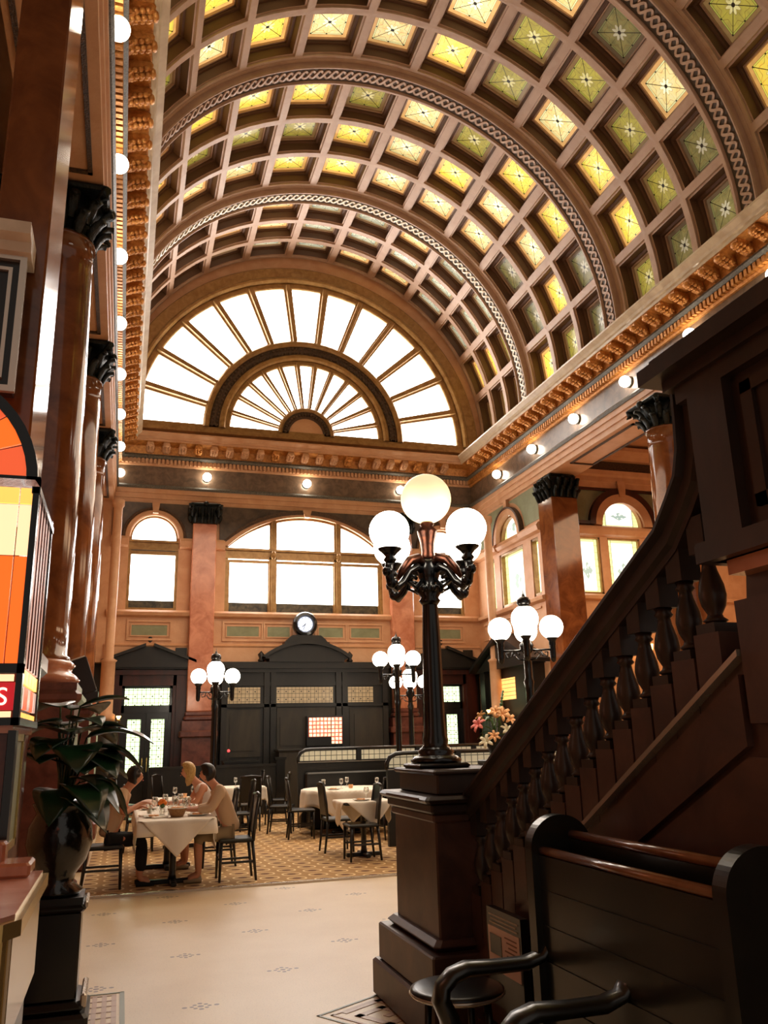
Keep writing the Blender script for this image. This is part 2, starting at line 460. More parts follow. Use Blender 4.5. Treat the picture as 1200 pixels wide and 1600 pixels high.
for k in range(14): a.box(-.75+k*.06, -.72+k*.06, 5.4, 6.44, 0, .0025)
for k in range(9): a.box(-.75, .06, 5.45+k*.12, 5.47+k*.12, 0, .003)
b.box(.08, .11, 5.3, 6.48, 0, .003).box(-.75, .11, 6.46, 6.48, 0, .003)
a.build('mosaic_inlay', T['inlay'], fl, (0, 0, .0005)); b.build('mosaic_inlay', T['inlayg'], fl, (0, 0, .0005))

# ------------------------------------------------------------------ vault lattice
ceil = MB()
YEND = 22.02
bays = []
edges = [1.28]+RIBS
for i in range(len(edges)):
    y0 = edges[i]+.34
    y1 = (edges[i+1]-.34) if i+1 < len(edges) else YEND-.06
    bays.append((y0, y1))
DT = PI/NC
def cell(t0, t1, y0, y1):
    prof = [(0, RB), (.085, RB), (.088, RB+.05), (.125, RB+.055), (.13, RB+.24), (.185, RB+.25), (.20, RB+.31)]
    S = 3; rs = []
    for ins, r in prof:
        a0, a1 = t0+ins/RB, t1-ins/RB; b0, b1 = y0+ins*.9, y1-ins*.9
        ring = [cyl(a0+(a1-a0)*k/S, r, b0) for k in range(S)]+[cyl(a1, r, b0)]
        ring += [cyl(a1+(a0-a1)*k/S, r, b1) for k in range(S)]+[cyl(a0, r, b1)]
        rs.append(ring)
    return rs
ceil2 = MB()
for bi, (y0, y1) in enumerate(bays[1:], 1):
    n = 3
    for r in range(n):
        ya, yb = y0+(y1-y0)*r/n, y0+(y1-y0)*(r+1)/n
        for k in range(NC):
            rs = cell(k*DT, (k+1)*DT, ya, yb)
            ceil.rings(rs[:4], cap=False); ceil2.rings(rs[3:], cap=False)
CEIL = ceil.build('ceiling', T['vault'], kind='structure')
ceil2.build('coffer_recesses', T['coffer'], CEIL)
# closed shell above and over the camera
sh = MB()
n = 26; rs = []
for k in range(n+1):
    t = PI*k/n; rs.append([cyl(t, RB, -4.0), cyl(t, RB, bays[1][0]-.3)])
sh.rings(rs, cap=False, closed=False)
rs = []
for k in range(n+1):
    t = PI*k/n; rs.append([cyl(t, RB+.62, -4.0), cyl(t, RB+.62, 22.6)])
sh.rings(rs, cap=False, closed=False)
sh.build('vault_shell', T['vault'], CEIL)

# stained glass panels
pane_mesh = {}
fr_mb = MB(); g = .46
for (x0, x1, y0, y1) in ((-g, g, -g*.98, -g*.98+.035), (-g, g, g*.98-.035, g*.98), (-g, -g+.035, -g*.98, g*.98), (g-.035, g, -g*.98, g*.98)):
    fr_mb.box(x0, x1, y0, y1, -.02, .03)
FRM = fr_mb.mesh('panel_frame'); FRM.materials.append(T['vault'])
for k, (nm, m) in enumerate(VG):
    me = MB().box(-.47, .47, -.46, .46, 0, .012).mesh('stained_glass_panel'); me.materials.append(m); pane_mesh[k] = me
BAYN = ['nearest vault bay', 'second vault bay', 'third vault bay', 'end vault bay']
rr = random.Random(11)
for bi, (y0, y1) in enumerate(bays[1:]):
    for r in range(3):
        yc = y0+(y1-y0)*(r+.5)/3; sy = ((y1-y0)/3-.36)/.92
        for k in range(NC):
            t = (k+.5)*DT
            if bi == 0 and (k < 0 or k > 9): continue
            deg = math.degrees(t)
            if bi == 3: kind = rr.choice([3, 3, 1, 3]) if deg > 32 else rr.choice([4, 0, 2])
            elif deg > 62: kind = rr.choice([1, 1, 0, 1, 0]) if rr.random() > .12 else 2
            elif deg > 30: kind = rr.choice([0, 1, 2, 0, 4])
            else: kind = rr.choice([2, 0, 4, 0, 2])
            o = bpy.data.objects.new('stained_glass_panel', pane_mesh[kind]); COL.objects.link(o)
            o.location = cyl(t, RB+.325, yc)
            # local z outward, local x tangential, local y along the hall
            o.rotation_euler = (0, -(t-PI/2), 0)
            o.scale = (1.0*(2*(RB+.31)*math.sin(DT/2)-.40)/.92, sy, 1)
            row = ['near', 'middle', 'far'][r]
            tag(o, f'{VG[kind][0]} glass panel, {row} row of the {BAYN[bi]}, {ORD[k]} up from right', 'ceiling panel', 'stained glass panels of the vault')
            f = bpy.data.objects.new('panel_frame', FRM); COL.objects.link(f); f.parent = o; f.location = (0, 0, -.03)

# ribs with plaited bands
def rib(yc, idx):
    m = MB()
    P = [(.36, RB+.06), (.345, RB-.01), (.26, RB-.015), (.255, RB-.13), (.235, RB-.155), (.21, RB-.155), (.195, RB-.13), (.185, RB-.10)]
    prof = [(RB+.3, -.36)]+[(r, -d) for d, r in P]+[(r, d) for d, r in reversed(P)]+[(RB+.3, .36)]
    m.arcsweep((VX, yc, VZ), prof, 'y', -.02, PI+.02, 72)
    R_ = m.build(f'trim_{idx}', T['vault'], kind='structure')
    bg = MB().arcsweep((VX, yc, VZ), [(RB-.102, -.185), (RB-.102, .185), (RB-.06, .185), (RB-.06, -.185)], 'y', 0, PI, 72)
    bg.build('plait_ground', T['ribdark'], R_)
    pl = MB(); N = 96; per = 12
    for s in (1, -1):
        rs = []
        for i in range(N*per//2+1):
            t = PI*i/(N*per/2); ph = PI*2*i/per
            yy = s*.098*math.cos(ph/1.0); w = .026
            dy = -s*.098*math.sin(ph); 
            L = (RB*PI/(N*per/2)); ang = math.atan2(dy*2*PI/per, L)
            ox, oy = -math.sin(ang)*w, math.cos(ang)*w
            rad = RB-.125+.012*s*math.sin(ph)
            a1 = t+ox/RB; a2 = t-ox/RB
            rs.append([cyl(a1, rad+.03, yc+yy+oy), cyl(a1, rad, yc+yy+oy), cyl(a2, rad, yc+yy-oy), cyl(a2, rad+.03, yc+yy-oy)])
        pl.rings(rs, cap=False, smooth=False)
    for i in range(N):
        t = PI*(i+.5)/N
        pl.box(-.022, .022, -.022, .022, -.02, .02)
        b0 = len(pl.v)-8; c = Vector(cyl(t, RB-.11, yc)); rm = Matrix.Rotation(-(t-PI/2), 4, 'Y')
        pl.xf(Matrix.Translation(c) @ rm, b0)
    pl.build('plaited_band', T['cream'] if idx > 6 else T['vault'], R_)
for i, y in enumerate(RIBS): rib(y, 4+i)

# ------------------------------------------------------------------ entablatures
CT = 9.58      # cornice top
def ent_prof():
    return [(-.8, 7.8), (0, 7.8), (0, 7.93), (.035, 7.935), (.035, 8.07), (.07, 8.075), (.07, 8.20)]
def run(mb, prof, side, a, b):
    if side == 'L': mb.prism([(XL+p, z) for p, z in prof], 'y', a, b)
    elif side == 'R': mb.prism([(XR-p, z) for p, z in prof], 'y', a, b)
    else: mb.prism([(YE-p, z) for p, z in prof], 'x', a, b)
def entab(side, idx, a, b):
    m = MB(); run(m, [(-.8, 7.8), (0, 7.8), (0, 7.93), (.03, 7.935), (.03, 8.07), (.06, 8.075), (.06, 8.20), (-.8, 8.20)], side, a, b)
    E = m.build(f'trim_{idx}', T['plaster'], kind='structure')
    m = MB(); run(m, [(-.8, 8.2), (.08, 8.2), (.11, 8.25), (.08, 8.30), (-.8, 8.30)], side, a, b); m.build('bead_moulding', T['friezegrey'], E)
    m = MB(); run(m, [(-.8, 8.3), (.0, 8.3), (.0, 8.84), (-.8, 8.84)], side, a, b); m.build('frieze', T['frieze'], E)
    m = MB(); run(m, [(-.8, 8.84), (.05, 8.84), (.07, 8.88), (.07, 9.02), (-.8, 9.02)], side, a, b)
    # dentils
    nd = int((b-a)/.105)
    for i in range(nd):
        c = a+(i+.5)*(b-a)/nd; w = .032
        if side == 'L': m.box(XL+.06, XL+.15, c-w, c+w, 8.89, 9.01)
        elif side == 'R': m.box(XR-.15, XR-.06, c-w, c+w, 8.89, 9.01)
        else: m.box(c-w, c+w, YE-.15, YE-.06, 8.89, 9.01)
    m.build('dentil_course', T['gold'] if side != 'E' else T['plaster'], E)
    m = MB(); run(m, [(-.8, 9.02), (.15, 9.02), (.2, 9.07), (.17, 9.13), (-.8, 9.13)], side, a, b); m.build('bead_moulding', T['friezegrey'], E)
    m = MB(); run(m, [(-.8, 9.13), (.12, 9.13), (.16, 9.36), (.45, 9.40), (.45, 9.41), (-.8, 9.41)], side, a, b); m.build('cornice_soffit', T['gold'], E)
    m = MB(); run(m, [(-.8, 9.41), (.46, 9.41), (.47, 9.46), (.51, 9.47), (.53, 9.52), (.59, 9.56), (.62, 9.58), (.62, 9.62), (.5, 9.64), (-.8, 9.64)], side, a, b)
    m.build('cornice_edge', T['cream'] if side != 'E' else T['plaster'], E)
    return E
EL = entab('L', 1, 1.0, 22.0); ER = entab('R', 2, 1.0, 22.0); EE = entab('E', 3, -.55, 9.65)
# leafy brackets: a curled block with three lobed leaves, root at the wall
def bracket_mesh(rich):
    m = MB()
    pr = [(0, -.20), (.08, -.20), (.13, -.16), (.17, -.10), (.22, -.08), (.29, -.10), (.34, -.07), (.35, -.01), (.33, .02), (0, .02)]
    m.prism(pr, 'x', -.075, .075)
    for sx in (-.078, .078):
        m.arcsweep((sx, .10, -.12), [(.0, -.012), (.055, -.012), (.055, .012), (.0, .012)], 'x', 0, 2*PI, 10)
        m.arcsweep((sx, .30, -.05), [(.0, -.012), (.04, -.012), (.04, .012), (.0, .012)], 'x', 0, 2*PI, 8)
    if rich:
        for k in range(4):
            yy = .10+.065*k; zz = -.15+.022*k
            for sx in (-.07, 0, .07):
                m.sphere((sx, yy-abs(sx)*.3, zz-.02+abs(sx)*.3), .042, 8, 5, (1.0, .9, .8))
        m.sphere((0, .35, -.08), .05, 8, 6, (1.6, .8, 1))
    return m
BR = [bracket_mesh(False).mesh('bracket'), bracket_mesh(True).mesh('bracket')]
for me in BR: me.materials.append(T['gold'])
BRE = bracket_mesh(True).mesh('bracket'); BRE.materials.append(T['plaster'])
BRE2 = bracket_mesh(True).mesh('bracket'); BRE2.materials.append(T['gold'])
def brackets(side, E, a, b, step):
    n = int((b-a)/step)
    for i in range(n+1):
        c = a+step*i
        me = BR[1] if side != 'E' else (BRE2 if i % 5 == 3 else BRE)
        o = bpy.data.objects.new('bracket', me); COL.objects.link(o); o.parent = E
        if side == 'L': o.location = (XL+.12, c, 9.37); o.rotation_euler = (0, 0, -PI/2)
        elif side == 'R': o.location = (XR-.12, c, 9.37); o.rotation_euler = (0, 0, PI/2)
        else: o.location = (c, YE-.12, 9.37); o.rotation_euler = (0, 0, PI)
brackets('L', EL, 5.55, 21.2, .42); brackets('R', ER, 8.0, 21.2, .42); brackets('E', EE, .3, 8.9, .42)

# frieze lamps
sock = MB().lathe([(.0005, 0), (.11, 0), (.12, .02), (.075, .05), (.06, .07), (.0005, .07)], n=16).mesh('socket'); sock.materials.append(T['friezegrey'])
glb = MB().sphere((0, 0, .12), .12, 16, 10).mesh('globe'); glb.materials.append(T['bulb'])
def frieze_lamp(loc, rot, label, grp):
    o = thing('frieze_lamp', label, 'lamp', loc, group=grp); o.rotation_euler = rot
    for nm, me in (('socket', sock), ('globe', glb)):
        c = bpy.data.objects.new(nm, me); COL.objects.link(c); c.parent = o
for k in range(8):
    frieze_lamp((XL, 7.21+2.114*k, 8.6), (0, PI/2, 0), f'round lamp on the left frieze, {ORD[k]} from the top of the photo', 'globe lamps on the left frieze')
for k in range(6):
    frieze_lamp((XR, 9.32+2.114*k, 8.6), (0, -PI/2, 0), f'round lamp on the right frieze, {ORD[k]} from the right edge of the photo', 'globe lamps on the right frieze')
for k in range(3):
    frieze_lamp((4.6+2.77*(k-1), YE, 8.6), (PI/2, 0, 0), f'round lamp on the end wall frieze, {["leftmost", "middle", "rightmost"][k]} of the three', 'globe lamps on the end wall frieze')

# attic strips between cornice and vault
m = MB().box(VX+5.4, VX+6.1, 1, 22.4, 9.6, 10.44).build('wall_right_attic', T['vault'], kind='structure')
m = MB().box(VX-6.1, VX-5.4, 1, 22.4, 9.6, 10.44).build('wall_left_attic', T['vault'], kind='structure')

# ------------------------------------------------------------------ end wall
def arch_fill(mb, x0, x1, z0, z1, zc, rx, rz, y0, y1, n=20, axis='y', cx=None):
    """solid between an elliptical arch (centre zc, radii rx,rz) and the top edge z1, x0..x1 wide, from the springing up"""
    cx = (x0+x1)/2 if cx is None else cx
    pts = [(cx-rx*math.cos(PI*k/n), zc+rz*math.sin(PI*k/n)) for k in range(n+1)]
    for k in range(n):
        (xa, za), (xb, zb) = pts[k], pts[k+1]
        mb.prism([(xa, za), (xb, zb), (xb, z1), (xa, z1)], axis, y0, y1)
    if pts[0][0] > x0+.001: mb.prism([(x0, zc), (pts[0][0], zc), (pts[0][0], z1), (x0, z1)], axis, y0, y1)
    if pts[-1][0] < x1-.001: mb.prism([(pts[-1][0], zc), (x1, zc), (x1, z1), (pts[-1][0], z1)], axis, y0, y1)
def seg_arch_pts(cx, zs, half, rise, n=20):
    R_ = (half*half+rise*rise)/(2*rise); a = math.asin(half/R_)
    return [(cx+R_*math.sin(-a+2*a*k/n), zs+rise-R_+R_*math.cos(-a+2*a*k/n)) for k in range(n+1)]

# lunette ("fan") window
LC = (4.58, 22.0, 10.06)
lw = MB()
for k in range(40):
    t0, t1 = PI*k/40, PI*(k+1)/40
    lw.prism([(LC[0]+5.0*math.cos(t0), LC[2]+5.0*math.sin(t0)), (LC[0]+6.3*math.cos(t0), LC[2]+6.3*math.sin(t0)),
              (LC[0]+6.3*math.cos(t1), LC[2]+6.3*math.sin(t1)), (LC[0]+5.0*math.cos(t1), LC[2]+5.0*math.sin(t1))], 'y', 22.0, 22.3)
lw.box(-1.8, 11, 22.0, 22.3, 9.3, 10.06)
WE = lw.build('wall_end_upper', T['plaster'], kind='structure')
LUN = MB()
def ringprof(r0, r1, d, b=.03): return [(r0, 0), (r0, -d+b), (r0+b, -d), (r1-b, -d), (r1, -d+b), (r1, 0)]
LUN.arcsweep(LC, ringprof(4.94, 5.34, .16), 'y', 0, PI, 64)
LUN.arcsweep(LC, ringprof(4.84, 5.0, .24, .05), 'y', 0, PI, 64)
LUN.arcsweep(LC, ringprof(4.66, 4.86, .1), 'y', 0, PI, 64)
LUN.arcsweep(LC, ringprof(2.74, 2.92, .22, .05), 'y', 0, PI, 48)
LUN.arcsweep(LC, ringprof(2.30, 2.48, .22, .05), 'y', 0, PI, 48)
LUN.arcsweep(LC, ringprof(2.16, 2.32, .12), 'y', 0, PI, 48)
LUN.arcsweep(LC, ringprof(.70, .82, .2, .04), 'y', 0, PI, 32)
LUN.box(-.6, 9.8, 21.86, 22.0, 9.98, 10.12).box(-.6, 9.8, 21.78, 22.0, 9.86, 9.98)
F1 = LUN.build('window_1', T['frame'], kind='structure')
def spoke(t, r0, r1, w, d, inner):
    m = MB()
    prof = [(-w, 0), (-w, -d*.4), (-w*.55, -d*.5), (-w*.45, -d), (w*.45, -d), (w*.55, -d*.5), (w, -d*.4), (w, 0)]
    rs = []
    for r, sc in ((r0, .62 if inner else .8), (r1, 1.0)):
        rs.append([(LC[0]+r*math.cos(t)-math.sin(t)*p*sc, LC[1]+d_, LC[2]+r*math.sin(t)+math.cos(t)*p*sc) for p, d_ in prof])
    m.rings(rs); return m
for k in range(1, NC):
    spoke(k*DT, 2.8, 4.75, .125, .2, False).build('outer_spoke', T['frame'], F1)
    spoke(k*DT, .76, 2.25, .085, .16, True).build('inner_spoke', T['frame'], F1)
m = MB().arcsweep(LC, ringprof(2.46, 2.76, .14, .02), 'y', 0, PI, 48)
for k in range(70):
    t = PI*(k+.5)/70
    for rr_ in (2.54, 2.68): m.sphere((LC[0]+rr_*math.cos(t), 21.85, LC[2]+rr_*math.sin(t)), .045, 6, 4)
m.build('carved_band', T['framedark'], F1)
m = MB().arcsweep(LC, ringprof(.5, .72, .14, .02), 'y', 0, PI, 32)
for k in range(22):
    t = PI*(k+.5)/22; m.sphere((LC[0]+.61*math.cos(t), 21.85, LC[2]+.61*math.sin(t)), .05, 6, 4)
m.build('carved_band', T['framedark'], F1)
MB().arcsweep(LC, [(.001, 0), (.001, -.1), (.52, -.1), (.52, 0)], 'y', 0, PI, 24).build('tympanum', T['plaster'], F1)
MB().arcsweep(LC, [(.6, .06), (.6, .08), (4.9, .08), (4.9, .06)], 'y', 0, PI, 48).build('glazing', T['glassw'], F1)

# wall below the entablature
we = MB()
Z0, Z1 = 3.62, 7.8
Y0, Y1 = 22.0, 22.35
SW = [(-.10, 1.16), (8.0, 9.26)]; BW = (2.40, 6.80)
ZS, ZB = 4.95, 6.86
for a, b_ in ((-1.8, SW[0][0]), (SW[0][1], BW[0]), (BW[1], SW[1][0]), (SW[1][1], 11)): we.box(a, b_, Y0, Y1, Z0, Z1)
for a, b_ in SW:
    we.box(a, b_, Y0, Y1, Z0, ZS)
    arch_fill(we, a, b_, ZS, Z1, ZB, .63, .63, Y0, Y1)
we.box(*BW, Y0, Y1, Z0, ZS)
pts = seg_arch_pts(4.6, 6.72, 2.2, .92, 24)
for k in range(24):
    (xa, za), (xb, zb) = pts[k], pts[k+1]
    we.prism([(xa, za), (xb, zb), (xb, Z1), (xa, Z1)], 'y', Y0, Y1)
WB = we.build('wall_end', T['plaster'], kind='structure')
# dark marble spandrel facing
sp = MB()
for (a, b_, cx, hw, rz) in ((-.55, 1.5, .53, .80, .80), (7.7, 9.65, 8.63, .80, .80)):
    arch_fill(sp, a, b_, 0, 7.8, ZB, hw, rz, 21.94, 22.0, cx=cx)
pts2 = seg_arch_pts(4.6, 6.66, 2.38, 1.04, 24)
for k in range(24):
    (xa, za), (xb, zb) = pts2[k], pts2[k+1]
    sp.prism([(xa, za), (xb, zb), (xb, 7.8), (xa, 7.8)], 'y', 21.94, 22.0)
sp.build('spandrel_facing', T['spandrel'], WB)
# mouldings, sill course, panels
def rect_ring(mb, x0, x1, z0, z1, w, y0, y1):
    mb.box(x0, x1, y0, y1, z0, z0+w).box(x0, x1, y0, y1, z1-w, z1).box(x0, x0+w, y0, y1, z0+w, z1-w).box(x1-w, x1, y0, y1, z0+w, z1-w)
mo = MB()
for (a, b_) in ((-.55, 1.5), (2.12, 6.98), (7.6, 9.65)):
    mo.prism([(22.0, 4.76), (21.86, 4.80), (21.82, 4.88), (21.88, 4.94), (22.0, 4.95)], 'x', a, b_)
    mo.prism([(22.0, 3.62), (21.93, 3.62), (21.93, 4.0), (21.9, 4.04), (22.0, 4.1)], 'x', a, b_)
for (a, b_) in ((-.55, -.13), (1.19, 1.5), (2.12, 2.37), (6.83, 6.98), (7.6, 7.97), (9.29, 9.65)):
    mo.prism([(22.0, 6.58), (21.86, 6.62), (21.84, 6.78), (21.88, 6.86), (22.0, 6.86)], 'x', a, b_)
PAN = [(.08, .96), (2.48, 3.32), (3.55, 4.15), (4.95, 5.62), (5.85, 6.66), (8.2, 9.08)]
gp = MB()
for a, b_ in PAN:
    rect_ring(mo, a-.12, b_+.12, 4.17, 4.69, .05, 21.955, 22.0); rect_ring(mo, a-.03, b_+.03, 4.27, 4.59, .03, 21.97, 22.0)
    gp.box(a, b_, 21.985, 22.0, 4.30, 4.56)
mo.build('moulding', T['plaster'], WB); gp.build('green_panel', T['green'], WB)
ar = MB(); ad = MB()
for cx in (.53, 8.63):
    ar.arcsweep((cx, 22.0, ZB), ringprof(.60, .76, .1), 'y', 0, PI, 24)
    ad.arcsweep((cx, 22.0, ZB), ringprof(.76, .82, .13, .01), 'y', 0, PI, 24)
    ar.prism([(cx-.07, 7.5), (cx+.07, 7.5), (cx+.1, 7.8), (cx-.1, 7.8)], 'y', 21.8, 21.96)
def segband(mb, off0, off1, d, dz=0):
    a_ = seg_arch_pts(4.6, 6.72+dz, 2.2+off0, .92+off0*.4, 24); b2 = seg_arch_pts(4.6, 6.72+dz, 2.2+off1, .92+off1*.9, 24)
    for k in range(24): mb.prism([a_[k], a_[k+1], b2[k+1], b2[k]], 'y', 22.0-d, 22.0)
segband(ar, -.05, .12, .1); segband(ad, .12, .19, .13)
ar.prism([(4.53, 7.6), (4.67, 7.6), (4.72, 7.8), (4.48, 7.8)], 'y', 21.8, 21.96)
ar.build('archivolt', T['plaster'], WB); ad.build('archivolt_edge', T['framedark'], WB)

# round headed side windows and the broad middle window
def side_window(idx, a, b_, label_mat=True):
    cx = (a+b_)/2; m = MB()
    for x0, x1 in ((a, a+.07), (b_-.07, b_)): m.box(x0, x1, 22.04, 22.2, ZS, ZB)
    m.arcsweep((cx, 22.12, ZB), [(.56, -.08), (.56, .08), (.63, .08), (.63, -.08)], 'y', 0, PI, 24)
    m.box(a, b_, 22.0, 22.2, 6.54, 6.60).box(a, b_, 22.03, 22.2, 6.60, 6.74).box(a, b_, 21.98, 22.2, 6.74, 6.80)
    m.box(a+.07, b_-.07, 22.06, 22.2, 6.42, 6.52).box(a, b_, 22.0, 22.2, ZS, ZS+.06)
    f = m.build(f'window_{idx}', T['frame'], kind='structure')
    MB().box(a+.05, b_-.05, 22.15, 22.17, 5.22, 6.5).build('pane', T['glassw'], f)
    MB().box(a+.05, b_-.05, 22.15, 22.17, ZS+.04, 5.22).build('pane', T['citydim'], f)
    g_ = MB(); P_ = [(cx+.6*math.cos(PI*k/20), ZB-.06+.62*math.sin(PI*k/20)) for k in range(21)]
    g_.prism(P_, 'y', 22.15, 22.17); g_.build('pane', T['glassw'], f)
side_window(2, *SW[0]); side_window(3, *SW[1])
m = MB()
mx = [2.40, 3.68, 5.50, 6.80]
for x in mx[1:-1]:
    m.box(x-.10, x+.10, 22.0, 22.2, ZS, 7.6).box(x-.055, x+.055, 21.92, 22.0, ZS, 7.6)
    m.lathe([(.001, 6.35), (.06, 6.42), (.08, 6.52), (.05, 6.6), (.001, 6.62)], (x, 21.9, 0), 8)
m.box(2.40, 2.47, 22.04, 22.2, ZS, 6.75).box(6.73, 6.80, 22.04, 22.2, ZS, 6.75)
m.box(2.4, 6.8, 22.0, 22.2, 6.40, 6.46).box(2.4, 6.8, 22.03, 22.2, 6.46, 6.62).box(2.4, 6.8, 21.96, 22.2, 6.62, 6.68)
for i in range(3):
    a, b_ = mx[i], mx[i+1]; m.box(a+.07, b_-.07, 22.08, 22.2, 6.30, 6.38).box(a+.05, a+.12, 22.08, 22.2, ZS, 6.3).box(b_-.12, b_-.05, 22.08, 22.2, ZS, 6.3)
A_ = seg_arch_pts(4.6, 6.72, 2.12, .84, 24); B_ = seg_arch_pts(4.6, 6.72, 2.2, .92, 24)
for k in range(24): m.prism([A_[k], A_[k+1], B_[k+1], B_[k]], 'y', 22.04, 22.2)
f = m.build('window_4', T['frame'], kind='structure')
for i in range(3):
    a, b_ = mx[i]+.05, mx[i+1]-.05
    MB().box(a, b_, 22.15, 22.17, 5.22, 6.42).build('pane', T['glassw'], f)
    MB().box(a, b_, 22.15, 22.17, ZS+.02, 5.22).build('pane', T['citydim'], f)
    pp = [p for p in A_ if a < p[0] < b_]
    def zat(x):
        R_ = (2.12**2+.84**2)/(2*.84); return 6.72+.84-R_+math.sqrt(R_*R_-(x-4.6)**2)
    xs = [max(a, 2.49), min(b_, 6.71)]
    poly = [(xs[1], 6.6), (xs[1], zat(xs[1]))]+[p for p in reversed(pp) if xs[0] < p[0] < xs[1]]+[(xs[0], zat(xs[0])), (xs[0], 6.6)]
    MB().prism(poly, 'y', 22.15, 22.17).build('pane', T['glassw'], f)

# ------------------------------------------------------------------ capitals, pilasters, columns
def leafcap(mb, w0, w1, z0, z1, square=True, n=3):
    """corinthian capital: bell, two tiers of curling leaves, corner volutes, abacus"""
    h = z1-z0
    mb.lathe([(w0, z0), (w0*1.08, z0+h*.05), (w0, z0+h*.1), (w0*1.02, z0+h*.5), (w1*.85, z0+h*.86)], n=16)
    for tier, (zz, hh, rr_, cnt, off) in enumerate(((z0+h*.04, h*.36, w0*1.02, 12, 0), (z0+h*.3, h*.4, w0*1.08, 12, PI/12))):
        for k in range(cnt):
            t = off+2*PI*k/cnt; b0 = len(mb.v)
            pts = [(rr_, 0, zz), (rr_*1.1, 0, zz+hh*.5), (rr_*1.28, 0, zz+hh*.9), (rr_*1.5, 0, zz+hh*1.0), (rr_*1.52, 0, zz+hh*.82)]
            mb.tube(pts, [w0*.16, w0*.22, w0*.2, w0*.17, w0*.04], 6, flat=(1, .5))
            mb.xf(Matrix.Rotation(t, 4, 'Z'), b0)
    for k in range(4):
        t = PI/4+k*PI/2; b0 = len(mb.v)
        mb.tube([(w0*1.0, 0, z0+h*.55), (w1*1.15, 0, z0+h*.8), (w1*1.36, 0, z0+h*.86), (w1*1.34, 0, z0+h*.72), (w1*1.2, 0, z0+h*.74)], [w0*.1, w0*.14, w0*.16, w0*.14, w0*.08], 6)
        mb.xf(Matrix.Rotation(t, 4, 'Z'), b0)
    mb.box(-w1, w1, -w1, w1, z0+h*.88, z1, .03)
    for k in range(4):
        b0 = len(mb.v); mb.sphere((w1*1.0, 0, z0+h*.88), w0*.22, 8, 6); mb.xf(Matrix.Rotation(k*PI/2, 4, 'Z'), b0)
    return mb
def pilcap(mb, x0, x1, y0, y1, z0, z1):
    """flat pilaster capital with leaves on the front and sides"""
    h = z1-z0; w = x1-x0
    mb.box(x0, x1, y0, y1, z0, z1-h*.1).box(x0-.07, x1+.07, y0-.08, y1, z1-h*.12, z1, .02)
    for tier, zz in ((0, z0), (1, z0+h*.32)):
        n = 4
        for k in range(n+1 if tier else n):
            x = x0+w*(k+(.5 if not tier else 0))/n
            mb.tube([(x, y0, zz), (x, y0-.04, zz+h*.22), (x, y0-.09, zz+h*.36), (x, y0-.13, zz+h*.34), (x, y0-.12, zz+h*.26)], [w*.09, w*.12, w*.11, w*.08, .01], 6, flat=(1, .6))
    for x, s in ((x0, -1), (x1, 1)):
        mb.tube([(x-s*w*.1, y0-.02, z0+h*.55), (x+s*.02, y0-.06, z0+h*.8), (x+s*.08, y0-.1, z0+h*.84), (x+s*.07, y0-.1, z0+h*.7)], [.04, .055, .06, .03], 6)
        for zz in (z0+h*.1, z0+h*.42):
            mb.tube([(x, (y0+y1)/2, zz), (x+s*.05, (y0+y1)/2, zz+h*.2), (x+s*.12, (y0+y1)/2, zz+h*.28), (x+s*.12, (y0+y1)/2, zz+h*.2)], [.07, .09, .07, .02], 6)
    mb.sphere(((x0+x1)/2, y0-.1, z1-h*.06), .07, 8, 6)
    return mb
def pilaster(x0, x1, label):
    g_ = thing('pilaster', label, 'pilaster', ((x0+x1)/2, 21.8, 0), group='pilasters of the end wall')
    w = (x1-x0)/2
    MB().box(-w, w, -.06, .2, 2.38, 7.26, .02).build('shaft', T['pink'], g_)
    m = MB(); pilcap(m, -w-.02, w+.02, -.1, .2, 7.26, 7.8); m.build('capital', T['bronze'], g_)
    m = MB().box(-w-.14, w+.14, -.2, .2, 0, .3, .02).box(-w-.08, w+.08, -.14, .2, .3, 1.75).box(-w-.16, w+.16, -.22, .2, 1.75, 1.92, .03)
    m.box(-w-.1, w+.1, -.16, .2, 1.92, 2.15).box(-w-.06, w+.06, -.12, .2, 2.15, 2.28, .04).box(-w-.03, w+.03, -.09, .2, 2.28, 2.38, .02)
    m.build('pedestal', T['redmarble'], g_)
pilaster(1.50, 2.12, 'pink marble pilaster on the end wall left of the big window')
pilaster(6.98, 7.62, 'pink marble pilaster on the end wall right of the big window')

def column(x, y, label, grp, z0=2.2):
    g_ = thing('marble_column', label, 'column', (x, y, 0), group=grp)
    prof = [(.40*(1-.14*(k/14)**1.8), z0+.30+(7.22-z0-.30)*k/14) for k in range(15)]
    prof = [(.43, z0+.24), (.43, z0+.28)]+prof+[(.37, 7.2), (.37, 7.24)]
    MB().lathe(prof, n=40).build('shaft', T['shaft'], g_)
    m = MB(); leafcap(m, .345, .50, 7.22, 7.80); m.build('capital', T['bronze'], g_)
    MB().lathe([(.5, z0), (.54, z0+.05), (.5, z0+.1), (.455, z0+.13), (.46, z0+.17), (.49, z0+.2), (.45, z0+.24), (.4, z0+.26)], n=32).build('base', T['pink'], g_)
    m = MB().box(-.62, .62, -.62, .62, 0, .3, .03).box(-.53, .53, -.53, .53, .3, z0-.2).box(-.59, .59, -.59, .59, z0-.2, z0-.07, .04).box(-.54, .54, -.54, .54, z0-.07, z0)
    m.build('pedestal', T['redmarble'], g_)
    return g_
column(-.98, 9.15, 'tall brown marble column on the left, nearest and widest of the row', 'columns of the left arcade')
column(-.98, 13.1, 'tall brown marble column on the left, second from the camera', 'columns of the left arcade')
column(-.98, 17.05, 'tall brown marble column on the left, farthest of the row', 'columns of the left arcade')
column(9.75, 12.75, 'orange marble column high on the right behind the staircase rail', 'columns of the right arcade')

